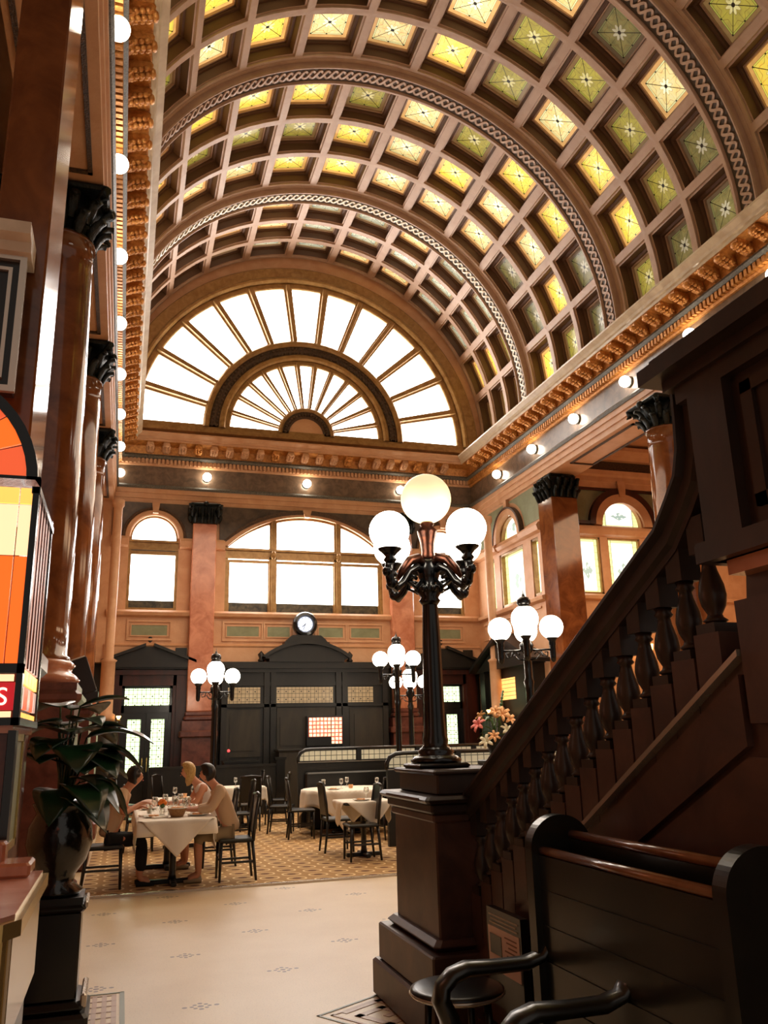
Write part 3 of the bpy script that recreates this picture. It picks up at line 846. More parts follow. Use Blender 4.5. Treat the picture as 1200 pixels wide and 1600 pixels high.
# square piers
def pier(x0, x1, y0, y1, label, sides=('W',)):
    g_ = thing('marble_pier', label, 'pier', ((x0+x1)/2, (y0+y1)/2, 0))
    w, d = (x1-x0)/2, (y1-y0)/2
    MB().box(-w, w, -d, d, 2.2, 7.2, .012).build('shaft', T['shaft'], g_)
    m = MB(); leafcap(m, w*.8, w*1.02, 7.2, 7.8)
    m.box(-w*1.0, w*1.0, -d, d, 7.2, 7.72)
    for fx, fy in ((1, 0), (-1, 0), (0, 1), (0, -1)):
        for tier in (0, 1):
            for k in range(4):
                u = (-.75+.5*k)*w if not tier else (-1+.5*k+.25*0)*w
                b0 = len(m.v)
                zz = 7.2+.2*tier
                m.tube([(u, w, zz), (u, w+.04, zz+.14), (u, w+.1, zz+.24), (u, w+.15, zz+.22), (u, w+.14, zz+.16)], [.06, .08, .07, .05, .01], 6, flat=(1, .6))
                m.xf(Matrix.Rotation(math.atan2(fy, fx)-PI/2, 4, 'Z'), b0)
    m.build('capital', T['bronze'], g_)
    m = MB().box(-w-.12, w+.12, -d-.12, d+.12, 0, .3, .03).box(-w-.05, w+.05, -d-.05, d+.05, .3, 2.0).box(-w-.12, w+.12, -d-.12, d+.12, 2.0, 2.14, .03).box(-w-.04, w+.04, -d-.04, d+.04, 2.14, 2.2)
    m.build('pedestal', T['redmarble'], g_)
pier(-.86, -.57, 4.62, 5.32, 'square brown marble pier at the upper left, nearest the camera')
pier(9.66, 10.36, 17.2, 17.9, 'square marble pier on the right wall with black leafy capital')

# ------------------------------------------------------------------ right wall bay (between pier and end wall) and aisle end wall
rw = MB()
X0, X1 = 9.72, 10.0
CY, HW = 19.72, .62
for a, b_, z0, z1 in ((17.8, 17.98, 0, 7.8), (21.2, 22.3, 0, 7.8), (17.98, 18.34, 0, 7.8)): pass
rw.box(X0, X1, 17.8, 22.3, 0, 4.95)
rw.box(X0, X1, 17.8, 22.3, 6.42, 6.70)
for a, b_ in ((17.8, 18.15), (18.55, 19.0), (20.44, 20.8), (21.2, 22.3)): rw.box(X0, X1, a, b_, 4.95, 6.42)
arch_fill(rw, 17.8, 22.3, 0, 7.8, 6.70, .66, .86, X0, X1, axis='x', cx=CY)
WR = rw.build('wall_right', T['plaster'], kind='structure')
m = MB().prism([(9.72, 6.5), (9.60, 6.54), (9.56, 6.66), (9.62, 6.74), (9.72, 6.76)], 'y', 17.9, 18.98).prism([(9.72, 6.5), (9.60, 6.54), (9.56, 6.66), (9.62, 6.74), (9.72, 6.76)], 'y', 20.46, 21.95)
m.prism([(9.78, 6.5), (9.66, 6.54), (9.60, 6.62), (9.66, 6.74), (9.78, 6.74)], 'y', 18.98, 20.46)
m.arcsweep((9.72, CY, 6.72), [(.66, 0), (.66, -.12), (.82, -.12), (.82, 0)], 'x', 0, PI, 24)
m.box(9.62, 9.72, CY-.09, CY+.09, 7.42, 7.8)
m.prism([(9.72, 4.76), (9.60, 4.8), (9.58, 4.88), (9.72, 4.93)], 'y', 17.9, 21.95)
for a, b_ in ((18.2, 18.8), (19.1, 20.3), (20.6, 21.7)):
    m.box(9.69, 9.72, a, b_, 4.2, 4.25).box(9.69, 9.72, a, b_, 4.62, 4.67)
m.build('moulding', T['plaster'], WR)
MB().arcsweep((9.72, CY, 6.72), [(.82, 0), (.82, -.14), (.87, -.14), (.87, 0)], 'x', 0, PI, 24).build('archivolt_edge', T['framedark'], WR)
g1 = MB()
arch_fill(g1, 17.98, 21.9, 0, 7.74, 6.84, .92, .86, 9.705, 9.72, axis='x', cx=CY)
g1.build('green_panel', T['green'], WR)
def leaded(idx, parts, fr, mt='sideglass'):
    f = fr.build(f'window_{idx}', T['frame'], kind='structure')
    for mb in parts: mb.build('pane', T[mt], f)
fr = MB()
for a, b_ in ((18.15, 18.55), (20.8, 21.2)):
    fr.box(9.74, 9.9, a, a+.05, 4.95, 6.42).box(9.74, 9.9, b_-.05, b_, 4.95, 6.42).box(9.74, 9.9, a, b_, 4.95, 5.02).box(9.74, 9.9, a, b_, 6.36, 6.42)
fr.box(9.74, 9.9, 19.0, 19.07, 4.95, 6.42).box(9.74, 9.9, 20.37, 20.44, 4.95, 6.42).box(9.74, 9.9, 19.0, 20.44, 4.95, 5.02).box(9.74, 9.9, 19.0, 20.44, 6.36, 6.42)
fr.arcsweep((9.8, CY, 6.72), [(.6, -.05), (.6, .08), (.66, .08), (.66, -.05)], 'x', 0, PI, 20)
ps = [MB().box(9.86, 9.87, 18.18, 18.52, 5.0, 6.38), MB().box(9.86, 9.87, 20.83, 21.17, 5.0, 6.38), MB().box(9.86, 9.87, 19.05, 20.4, 5.0, 6.38)]
P_ = [(CY+.63*math.cos(PI*k/20), 6.72+.82*math.sin(PI*k/20)) for k in range(21)]
ps.append(MB().prism(P_, 'x', 9.86, 9.87))
leaded(5, ps, fr, 'sideglassy')

# aisle end wall with its window group
aw = MB(); AX = 12.1
aw.box(10.0, 15.9, 18.0, 18.3, 0, 4.98).box(10.0, 15.9, 18.0, 18.3, 6.44, 6.74)
for a, b_ in ((10.0, 10.68), (11.40, 11.62), (12.58, 12.80), (13.52, 15.9)): aw.box(a, b_, 18.0, 18.3, 4.98, 6.44)
arch_fill(aw, 10.0, 15.9, 0, 9.9, 6.74, .58, .70, 18.0, 18.3, cx=AX)
AWL = aw.build('wall_aisle_end', T['plaster'], kind='structure')
m = MB()
m.prism([(18.0, 6.46), (17.9, 6.5), (17.86, 6.62), (17.88, 6.7), (18.0, 6.76)], 'x', 10.3, 15.8)
m.prism([(18.0, 4.8), (17.9, 4.84), (17.88, 4.92), (18.0, 4.98)], 'x', 10.3, 15.8)
m.prism([(18.0, 7.76), (17.95, 7.76), (17.93, 7.9), (17.9, 7.92), (17.9, 8.05), (17.86, 8.1), (17.84, 8.22), (18.0, 8.24)], 'x', 10.0, 15.8)
m.prism([(18.0, 8.5), (17.8, 8.5), (17.74, 8.6), (17.6, 8.7), (17.6, 8.8), (18.0, 8.84)], 'x', 10.0, 15.8)
m.arcsweep((AX, 18.0, 6.76), [(.62, 0), (.62, -.08), (.84, -.12), (.84, 0)], 'y', 0, PI, 24)
m.prism([(AX-.08, 7.52), (AX+.08, 7.52), (AX+.13, 7.94), (AX-.13, 7.94)], 'y', 17.84, 18.0)
m.build('moulding', T['plaster'], AWL)
m = MB().arcsweep((AX, 18.0, 6.76), [(.84, 0), (.84, -.13), (1.0, -.13), (1.0, 0)], 'y', 0, PI, 24)
m.box(10.5, 11.15, 17.88, 18.0, 6.76, 6.84).box(10.42, 10.5, 17.94, 18.0, 6.76, 7.74).box(10.5, 15, 17.94, 18.0, 7.68, 7.74)
m.build('dark_border', T['mahog'], AWL)
g1 = MB(); arch_fill(g1, 10.5, 13.7, 0, 7.68, 6.84, 1.0, .92, 17.985, 18.0, cx=AX); g1.build('green_panel', T['green'], AWL)
MB().box(10.0, 15.9, 17.96, 18.0, 8.24, 8.5).build('dark_frieze', T['framedark'], AWL)
fr = MB()
for a, b_ in ((10.68, 11.40), (11.62, 12.58), (12.8, 13.52)):
    fr.box(a, a+.04, 18.04, 18.16, 4.98, 6.44).box(b_-.04, b_, 18.04, 18.16, 4.98, 6.44).box(a, b_, 18.04, 18.16, 4.98, 5.03).box(a, b_, 18.04, 18.16, 6.40, 6.44)
ps = [MB().box(a+.03, b_-.03, 18.12, 18.13, 5.0, 6.42) for a, b_ in ((10.68, 11.40), (11.62, 12.58), (12.8, 13.52))]
ps.append(MB().prism([(AX+.56*math.cos(PI*k/20), 6.78+.66*math.sin(PI*k/20)) for k in range(21)], 'y', 18.12, 18.13))
leaded(6, ps, fr)
# aisle ceiling, outer walls
MB().box(9.6+.85, 16, -4, 22.4, 8.9, 9.1).build('ceiling_aisle_right', T['plaster'], kind='structure')
MB().box(15.8, 16, -4, 22.4, 0, 9).build('wall_aisle_right', T['plaster'], kind='structure')
MB().box(-6, 16, 22.35, 22.6, 0, 3.7).box(-2.6, -1.7, 22.0, 22.4, 0, 9.6).build('wall_end_lower', T['woodg'], kind='structure')
wl = MB().box(-2.8, -2.5, -4, 22.4, 0, 10.2).build('wall_left', T['plaster'], kind='structure')
m = MB()
for z, p in ((7.9, .06), (8.1, .12), (8.4, .2), (9.0, .3), (9.3, .45)): m.box(-2.5, -2.5+p, -2, 22, z, z+.1)
m.build('moulding', T['plaster'], wl)
MB().box(-2.5, -2.47, 6, 8.4, 5, 7.7).box(-2.5, -2.47, 9.6, 12.4, 5, 7.7).build('green_panel', T['green'], wl)
MB().box(-2.8, -1.35, -4, 22.4, 9.9, 10.1).build('ceiling_aisle_left', T['plaster'], kind='structure')
g_ = thing('wall_pilaster', 'brown pilaster with black leafy capital at the left picture edge', 'pilaster', (-1.85, 9.15, 0))
MB().box(-.3, .3, -.3, .3, 0, 7.2).build('shaft', T['shaft'], g_)
m = MB(); leafcap(m, .3, .42, 7.2, 7.8); m.build('capital', T['bronze'], g_)
# soffit frames under the arcade beams
for side, xa, xb in (('left', -1.28, -.66), ('right', 9.78, 10.4)):
    m = MB()
    for ya, yb in ((5.9, 8.5), (9.8, 12.4), (13.8, 16.4), (17.7, 21.6)):
        m.box(xa, xb, ya, ya+.05, 7.77, 7.8).box(xa, xb, yb-.05, yb, 7.77, 7.8).box(xa, xa+.05, ya, yb, 7.77, 7.8).box(xb-.05, xb, ya, yb, 7.77, 7.8)
    m.build('soffit_border', T['framedark'], EL if side == 'left' else ER)

# ------------------------------------------------------------------ end wall joinery
def pediment(mb, x0, x1, z, h, y0, y1, fin=True):
    cx = (x0+x1)/2
    mb.box(x0-.08, x1+.08, y0-.1, y1, z-.12, z)
    mb.prism([(x0-.1, z), (x1+.1, z), (cx+.12, z+h), (cx-.12, z+h)], 'y', y0, y1)
    mb.prism([(x0-.14, z), (x0-.14, z+.07), (cx-.1, z+h+.08), (cx-.1, z+h)], 'y', y0-.12, y1)
    mb.prism([(x1+.14, z), (x1+.14, z+.07), (cx+.1, z+h+.08), (cx+.1, z+h)], 'y', y0-.12, y1)
    if fin: mb.lathe([(.08, 0), (.1, .05), (.05, .1), (.09, .18), (.07, .26), (.001, .36)], (cx, (y0+y1)/2-.05, z+h), 10)
def entrance(idx, x0, label_mat=None):
    """double door with leaded transom, mahogany surround and dark pediment, 1.23 m wide"""
    w = 1.23; yb = 22.35; yf = 21.98
    m = MB()
    m.box(x0-.42, x0, yf, yb, 0, 3.5).box(x0+w, x0+w+.42, yf, yb, 0, 3.5).box(x0-.42, x0+w+.42, yf, yb, 3.04, 3.5)
    m.box(x0-.36, x0-.08, yf-.06, yf, 0, 3.3).box(x0+w+.08, x0+w+.36, yf-.06, yf, 0, 3.3)
    m.box(x0-.45, x0+w+.45, yf-.1, yf, 3.3, 3.42)
    D = m.build(f'door_{idx}', T['mahog'], kind='structure')
    m = MB(); pediment(m, x0-.4, x0+w+.4, 3.6, .40, yf-.12, yb)
    m.box(x0-.48, x0+w+.48, yf-.16, yf, 3.44, 3.6); m.box(x0+w+.02, x0+w+.3, yf-.1, yb, 3.6, 3.98)
    m.build('pediment', T['wood'], D)
    m = MB()
    m.box(x0, x0+w, 22.1, 22.2, 2.38, 2.56).box(x0, x0+w, 22.1, 22.2, 2.98, 3.04)
    for a in (x0, x0+w-.07): m.box(a, a+.07, 22.1, 22.2, 0, 3.04)
    m.build('door_frame', T['black'], D)
    MB().box(x0+.05, x0+w-.05, 22.15, 22.16, 2.54, 3.0).build('transom_glass', T['doorglass'], D)
    for k in (0, 1):
        a = x0+.07+k*.55; b_ = a+.54; ga = a+.1 if k == 0 else a+.12; gb = ga+.32
        m = MB().box(a, ga, 22.12, 22.18, 0, 2.38).box(gb, b_, 22.12, 22.18, 0, 2.38).box(ga, gb, 22.12, 22.18, 0, .95).box(ga, gb, 22.12, 22.18, 2.22, 2.38)
        m.box(ga+.03, gb-.03, 22.1, 22.13, .2, .8)
        lf = m.build('door_leaf', T['black'], D)
        MB().box(ga, gb, 22.14, 22.15, .95, 2.22).build('leaf_glass', T['doorglass'], lf)
        MB().tube([(b_-.05 if k == 0 else a+.05, 22.08, .95), (b_-.05 if k == 0 else a+.05, 22.05, 1.0), (b_-.05 if k == 0 else a+.05, 22.05, 1.25), (b_-.05 if k == 0 else a+.05, 22.08, 1.3)], .012).build('door_handle', T['brass'], lf)
entrance(1, -.06); entrance(2, 7.86)

ts = thing('ticket_screen', 'dark panelled wooden ticket screen under the clock on the end wall', 'wood screen', (4.55, 21.6, 0))
m = MB()
m.box(-2.2, 2.2, .1, .38, 0, 3.34).box(-2.22, 2.22, .0, .38, 3.34, 3.44).box(-2.24, 2.24, -.06, .38, 3.44, 3.6)
m.box(-2.2, 2.2, .05, .1, 3.0, 3.1).box(-2.2, 2.2, .02, .1, 2.46, 2.54)
for x in (-2.2, -1.12, -.95, .78, .95, 2.06): m.box(x, x+.14, .02, .1, 0, 3.34)
m.build('framework', T['wood'], ts)
m = MB()
for a, b_ in ((-2.12, -1.14), (-.78, .75), (1.12, 2.12)):
    m.box(a, b_, .07, .1, .2, 1.0)
for a, b_ in ((-2.1, -1.2), (1.15, 2.1)):
    m.box(a, b_, .07, .1, 1.25, 2.40); m.box(a+.12, b_-.12, .05, .08, 1.4, 2.25)
m.box(-.78, .75, .06, .1, 1.15, 2.44); m.box(-.7, -.1, .03, .07, 1.5, 2.2); m.box(-.9, .9, -.02, .1, 1.02, 1.12)
m.build('panel', T['woodg'], ts)
for a, b_ in ((-2.04, -1.22), (-.86, .70), (1.02, 1.80)):
    MB().box(a, b_, .04, .06, 2.56, 2.96).build('leaded_transom', T['ticketglass'], ts)
m = MB()
m.box(-1.02, .98, -.12, .3, 3.6, 3.68)
pts = [( -1.12, 3.68)]+[(-1.12+2.2*k/16, 3.70+.36*math.sin(PI*k/16)**.8) for k in range(17)]+[(1.08, 3.68)]
m.prism(pts, 'y', -.1, .3)
o_ = [(-1.2+2.36*k/16, 3.70+.44*math.sin(PI*k/16)**.8) for k in range(17)]
for k in range(16):
    m.prism([pts[1+k], pts[2+k], (o_[k+1][0], o_[k+1][1]+.03), (o_[k][0], o_[k][1]+.03)], 'y', -.2, .3)
m.prism([(-.6, 4.1), (-.52, 4.2), (-.4, 4.3), (.36, 4.3), (.48, 4.2), (.56, 4.1)], 'y', -.05, .25)
m.box(-.62, .58, -.1, .28, 4.04, 4.12)
m.lathe([(.06, 0), (.09, .05), (.05, .1), (.09, .2), (.001, .3)], (-1.2, .1, 3.6), 8).lathe([(.06, 0), (.09, .05), (.05, .1), (.09, .2), (.001, .3)], (1.18, .1, 3.6), 8)
m.build('curved_pediment', T['wood'], ts)
ck = thing('wall_clock', 'round black-rimmed lit clock above the ticket screen', 'clock', (4.50, 21.62, 4.60))
MB().arcsweep((0, 0, 0), [(.2, .12), (.2, -.02), (.235, -.08), (.30, -.06), (.33, 0), (.33, .12)], 'y', 0, 2*PI, 36).build('rim', T['iron'], ck)
m = MB(); m.arcsweep((0, 0, 0), [(.001, .02), (.001, .0), (.21, .0), (.21, .02)], 'y', 0, 2*PI, 32)
T['clockface'] = emit('lit_clock_face', srgb(214, 224, 244), .9)
m.build('clock_face', T['clockface'], ck)
m = MB()
for k in range(12):
    t = PI*k/6; b0 = len(m.v); m.box(-.007, .007, -.006, .0, .16, .19); m.xf(Matrix.Rotation(t, 4, 'Y'), b0)
m.build('hour_marks', T['black'], ck)
m = MB().box(-.009, .009, -.014, -.006, -.02, .11); m.xf(Matrix.Rotation(math.radians(228), 4, 'Y')); m.build('hour_hand', T['black'], ck)
m = MB().box(-.006, .006, -.02, -.014, -.02, .16); m.xf(Matrix.Rotation(math.radians(200), 4, 'Y')); m.build('minute_hand', T['black'], ck)
MB().box(-.2, .2, .0, .3, -.5, -.26).build('bracket', T['wood'], ck)
lg = thing('lit_grid_panel', 'glowing red and cream grid panel low in the ticket screen', 'light panel', (4.56, 21.46, 1.40))
MB().box(0, .58, 0, .03, .30, .78).build('lit_squares', T['redgrid'], lg); MB().box(.60, .88, 0, .03, .12, .78).build('lit_squares', T['redgrid'], lg)
m = MB(); rect_ring(m, -.05, .93, .08, .82, .04, .0, .14); m.box(-.05, .6, .02, .1, .08, .28); m.build('case', T['black'], lg)
# counter under the grid
cn = thing('ticket_counter', 'dark wooden counter below the lit grid panel', 'counter', (4.6, 21.1, 0))
MB().box(-.9, 1.3, -.2, .3, 0, 1.36).build('body', T['woodg'], cn); MB().box(-.95, 1.35, -.25, .32, 1.36, 1.42, .015).build('counter_top', T['black'], cn)

# corner shafts with up lights
T['lamplit'] = emit('amber_sconce_shade', (1.0, .55, .18), 5.0)
for x, y, lab in ((9.38, 20.4, 'right'), (-.40, 20.8, 'left')):
    g_ = thing('corner_shaft', f'slim cream shaft lit from below in the {lab} corner of the end wall', 'column', (x, y, 0))
    MB().lathe([(.22, 2.15), (.22, 2.3), (.16, 2.34), (.16, 3.5), (.2, 3.55), (.11, 3.6), (.11, 7.3), (.15, 7.36), (.15, 7.5)], n=20, flute=1, fr=(2.34, 3.5)).build('shaft', T['plaster'], g_)
    MB().lathe([(.3, 0), (.3, 2.15)], n=12).build('pedestal', T['wood'], g_)
    s_ = thing('up_light', f'small amber up light at the foot of the {lab} corner shaft', 'lamp', (x+(-.32 if lab == 'right' else .3), y-.12, 2.15))
    MB().lathe([(.03, 0), (.05, .03), (.02, .04)], n=10).build('holder', T['brass'], s_)
    MB().lathe([(.02, .04), (.055, .1), (.05, .12), (.001, .12)], n=10).build('shade', T['lamplit'], s_)

# right wall joinery: doorway with amber window and pediment
m = MB().box(9.5, 9.72, 18.3, 21.5, 0, 3.3)
m.prism([(18.2, 3.3), (21.6, 3.3), (19.9, 4.1)], 'x', 9.35, 9.72)
m.prism([(18.0, 3.3), (18.0, 3.4), (19.9, 4.2), (21.8, 3.4), (21.8, 3.3), (19.9, 4.1)], 'x', 9.2, 9.72)
m.box(9.40, 9.5, 18.3, 18.6, 0, 3.3).box(9.40, 9.5, 21.2, 21.5, 0, 3.3)
D3 = m.build('door_3', T['wood'], kind='structure')
MB().box(9.485, 9.495, 19.5, 20.5, 2.5, 3.05).build('transom_glass', T['amberglass'], D3)
# candle sconces in the aisle
for i, (x, y, z) in enumerate(((12.3, 17.7, 3.35), (9.3, 16.8, 2.55), (9.9, 16.8, 2.6))):
    s_ = thing('wall_sconce', ['amber wall sconce seen high between the balusters', 'small candle lamp glimpsed low between the balusters', 'small candle lamp right of the other low one'][i], 'lamp', (x, y, z))
    MB().lathe([(.02, -.3), (.05, -.05), (.02, 0)], n=8).box(-.02, .02, 0, .3 if i == 0 else .05, -.2, -.16).build('bracket', T['brass'], s_)
    MB().lathe([(.05, 0), (.11 if i == 0 else .05, .35 if i == 0 else .2), (.001, .36 if i == 0 else .24)] , n=12).build('shade', T['lamplit'], s_)

# ------------------------------------------------------------------ standing lamps of the dining floor
def lamp_cluster(parent, z, R_, r, rc, zc, n=4, off=PI/4, pm=None):
    pm = pm or T['iron']
    for k in range(n):
        t = off+2*PI*k/n; c, s = math.cos(t), math.sin(t)
        P = lambda q, h: (q*c, q*s, h)
        m = MB().tube([P(.02, z-.27), P(R_*.5, z-.27), P(R_, z-.27)], .014, 8)
        m.tube([P(.05, z-.40), P(R_*.35, z-.39), P(R_*.5, z-.33), P(R_*.38, z-.29), P(R_*.28, z-.33)], .011, 6)
        m.tube([P(R_*.55, z-.28), P(R_*.6, z-.35), P(R_*.78, z-.36), P(R_*.8, z-.30), P(R_*.68, z-.30)], .011, 6)
        m.lathe([(.012, -.44), (.034, -.42), (.042, -.36), (.042, -.22), (.05, -.20), (.045, -.16), (.075, -.12), (.08, -.10), (.05, -.09)], P(R_, z), 14)
        a = m.build('arm', pm, parent)
        MB().sphere(P(R_, z+r*.2), r, 20, 12).build('globe', T['globe'], a)
def standing_lamp(x, y, label, zt=3.0, r=.15, rc=.17, RA=.32):
    g_ = thing('globe_lamp_post', label, 'lamp post', (x, y, 0), group='black iron lamp posts of the dining floor')
    m = MB().lathe([(.2, 0), (.2, .08), (.16, .12), (.17, .2), (.1, .3), (.12, .36), (.085, .42), (.075, 1.0), (.06, 1.1), (.055, 2.2), (.07, 2.3), (.05, 2.35), (.05, zt-.38), (.085, zt-.34), (.1, zt-.26), (.05, zt-.18), (.06, zt-.08)], n=16, flute=1, fr=(.4, 2.2))
    m.build('pole', T['iron'], g_)
    lamp_cluster(g_, zt-.06, RA, r, rc, zt, 4, math.atan2(y, x))
    MB().sphere((0, 0, zt+.1), rc, 20, 12).build('globe', T['globe'], g_)
    MB().lathe([(.085, zt+.24), (.10, zt+.255), (.10, zt+.27), (.085, zt+.28), (.085, zt+.30), (.098, zt+.31), (.095, zt+.36), (.07, zt+.395), (.025, zt+.41), (.02, zt+.44), (.008, zt+.45), (.001, zt+.52)], n=14).build('finial_cap', T['iron'], g_)
standing_lamp(1.67, 16.5, 'globe lamp post left of centre, in front of the left pink pilaster', 2.88)
standing_lamp(5.07, 15.6, 'globe lamp post just left of the tall foreground lamp', 3.14, .155)
standing_lamp(6.15, 18.0, 'small distant globe lamp half hidden by the foreground post', 2.86)
standing_lamp(5.22, 10.3, 'globe lamp post with scroll arms right of the foreground lamp, above the rail', 3.05, .162, .19, .35)

# ------------------------------------------------------------------ staircase
SX = 1.95
sc = thing('staircase', 'dark marble and wood staircase rising towards the camera on the right', 'staircase', (SX, 4.75, 0))
def SY(y): return y-4.75
def strz(y): return 1.26+(3.37-y)*.566
def railz(y): return 1.43+(4.5-y)*.52
m = MB()   # stringer wall (yz polygon), 12 cm thick
m.prism([(SY(4.80), 0), (SY(4.80), strz(4.80)), (SY(2.30), strz(2.30)), (SY(2.26), 2.10), (SY(1.0), 2.10), (SY(1.0), 0)], 'x', .03, .16)
m.prism([(SY(4.8), 0), (SY(4.8), .14), (SY(1.0), .14), (SY(1.0), 0)], 'x', -.03, .03)
m.build('side_wall', T['stairmarble'], sc)
m = MB()   # raised panels with a slanting joint between
def par(y0, y1, lo, hi): return [(SY(y0), strz(y0)-lo), (SY(y0), strz(y0)-hi), (SY(y1), strz(y1)-hi), (SY(y1), strz(y1)-lo)]
m.prism([(SY(4.8), strz(4.8)-.07), (SY(4.8), strz(4.8)-.19), (SY(2.33), strz(2.33)-.30), (SY(2.33), strz(2.33)-.07)], 'x', 0, .03)
m.prism([(SY(4.8), .16), (SY(4.8), strz(4.8)-.22), (SY(3.52), strz(3.52)-.27), (SY(3.52), .16)], 'x', .005, .03)
m.prism([(SY(3.50), .16), (SY(3.50), strz(3.50)-.275), (SY(2.34), strz(2.34)-.33), (SY(1.5), strz(2.34)-.33), (SY(1.5), .16)], 'x', .005, .03)
m.prism([(SY(2.30), 1.62), (SY(2.30), 2.02), (SY(1.2), 2.02), (SY(1.2), 1.62)], 'x', .0, .03)
m.build('raised_panel', T['stairmarble'], sc)
m = MB().prism([(SY(3.46), strz(3.46)-.022), (SY(3.46), strz(3.46)+.0), (SY(2.31), strz(2.31)+.0), (SY(2.31), strz(2.31)-.022)], 'x', -.01, .03)
m.build('string_moulding', T['steel'], sc)
m = MB().prism([(SY(2.26), 2.10), (SY(2.26), 2.15), (SY(1.0), 2.15), (SY(1.0), 2.10)], 'x', -.04, .3); m.build('landing_ledge', T['pink'], sc)
m = MB()
for k in range(16):
    y0 = 4.72-k*.28; z = .155*(k+1)
    if z > 2.05 or y0 < 1.2: break
    m.box(.16, 2.1, SY(y0-.28), SY(y0), z-.155 if k else 0, z)
    m.box(.16, 2.1, SY(y0-.28), SY(y0+.03), z-.02, z+.015)
m.box(.16, 2.1, SY(1.0), SY(2.2), 1.9, 2.0)
m.build('steps', T['stairmarble'], sc)
# balusters on stepped blocks
bz = .50
bm_ = MB().box(-.05, .05, -.05, .05, 0, .045).lathe([(.03, .045), (.045, .06), (.03, .075), (.026, .09), (.043, .13), (.05, .18), (.045, .23), (.028, .30), (.024, .33), (.038, .345), (.03, .36), (.036, .38)], n=12).box(-.045, .045, -.045, .045, .38, .56)
BME = bm_.mesh('baluster'); BME.materials.append(T['stairwood'])
STP = MB().box(-.052, .07, -.068, .068, -.32, 0).mesh('step_block'); STP.materials.append(T['stairmarble'])
for k in range(16):
    y = 2.50+.15*k
    zf = 1.915-(y-2.54)*.535
    o = bpy.data.objects.new('baluster', BME); COL.objects.link(o); o.parent = sc; o.location = (.08, SY(y), zf)
    o.scale = (1, 1, (railz(y)-.10-zf)/.56)
    o = bpy.data.objects.new('step_block', STP); COL.objects.link(o); o.parent = sc; o.location = (.08, SY(y), zf)
def sweep_yz(mb, path, prof):
    rs = []
    for i, (y, z) in enumerate(path):
        a = path[max(i-1, 0)]; b_ = path[min(i+1, len(path)-1)]
        d = Vector((b_[0]-a[0], b_[1]-a[1])).normalized(); n_ = Vector((d.y, -d.x))
        if n_.y < 0 and abs(n_.y) > .05: n_ = -n_
        rs.append([(px, SY(y)+n_.x*pn, z+n_.y*pn) for px, pn in prof])
    mb.rings(rs); return mb
path = [(4.86, railz(4.86)-.05), (3.6, railz(3.6)-.05), (2.66, railz(2.66)-.05), (2.56, railz(2.6)+.02), (2.49, railz(2.6)+.10), (2.455, railz(2.6)+.20), (2.445, railz(2.6)+.32), (2.44, 2.86)]
def norm_path(prof_, name, mat_):
    rs = []
    for i, (y, z) in enumerate(path):
        a = path[max(i-1, 0)]; b_ = path[min(i+1, len(path)-1)]
        d = Vector((b_[0]-a[0], b_[1]-a[1])).normalized(); n_ = Vector((d.y, -d.x))   # travelling to -y and up: this normal points up / to +y
        rs.append([(px, SY(y)+n_.x*pn, z+n_.y*pn) for px, pn in prof_])
    MB().rings(rs).build(name, mat_, sc)
norm_path([(.0, .05), (-.02, .03), (-.02, .015), (.01, .0), (.01, -.045), (.03, -.06), (.03, -.085), (.13, -.085), (.13, -.06), (.15, -.045), (.15, 0), (.18, .015), (.18, .03), (.16, .05)], 'handrail', T['stairwood'])
# upper pedestal at the head of the rail
m = MB().box(-.06, .60, SY(1.3), SY(2.30), 2.15, 2.86)
m.box(-.10, .64, SY(1.26), SY(2.34), 2.15, 2.22).box(-.10, .64, SY(1.26), SY(2.34), 2.74, 2.80)
rect = [(1.40, 1.98)]
for a, b_ in ((1.45, 2.05),):
    m.box(-.075, -.06, SY(a), SY(a+.05), 2.28, 2.70).box(-.075, -.06, SY(b_-.05), SY(b_), 2.28, 2.70).box(-.075, -.06, SY(a), SY(b_), 2.66, 2.70).box(-.075, -.06, SY(a), SY(b_), 2.28, 2.32)
for ya in (2.10,): m.box(-.10, -.06, SY(ya), SY(2.28), 2.22, 2.74)
m.build('upper_pedestal', T['stairwood'], sc)
m = MB().box(-.12, .66, SY(1.2), SY(2.38), 2.80, 2.84).box(-.18, .72, SY(1.15), SY(2.44), 2.84, 2.90).box(-.15, .7, SY(1.18), SY(2.40), 2.90, 2.93)
m.build('pedestal_cap', T['stairwood'], sc)

# newel
nw = thing('newel_pedestal', 'big dark marble newel block at the foot of the stairs carrying the tall lamp', 'newel post', (2.02, 5.25, 0))
m = MB().box(-.36, .34, -.58, .56, 0, .22, .015).box(-.33, .32, -.54, .50, .22, .44, .01)
m.box(-.29, .3, -.48, .44, .44, .50, .03).box(-.24, .27, -.42, .36, .48, 1.16, .01).box(-.26, .28, -.44, .38, 1.12, 1.17, .01)
m.build('body', T['stairmarble'], nw)
m = MB().box(-.28, .3, -.47, .40, 1.17, 1.23, .012).box(-.33, .34, -.52, .43, 1.23, 1.27, .018).build('cap', T['stairwood'], nw)
m = MB().box(-.22, .26, -.42, .30, 1.27, 1.40, .01).box(-.25, .28, -.45, .33, 1.385, 1.415, .01).build('lamp_plinth', T['stairwood'], nw)
# thin edge lines
m = MB().box(-.335, -.33, -.40, .25, 1.245, 1.26).build('cap_edge', T['stairmarble'], nw)

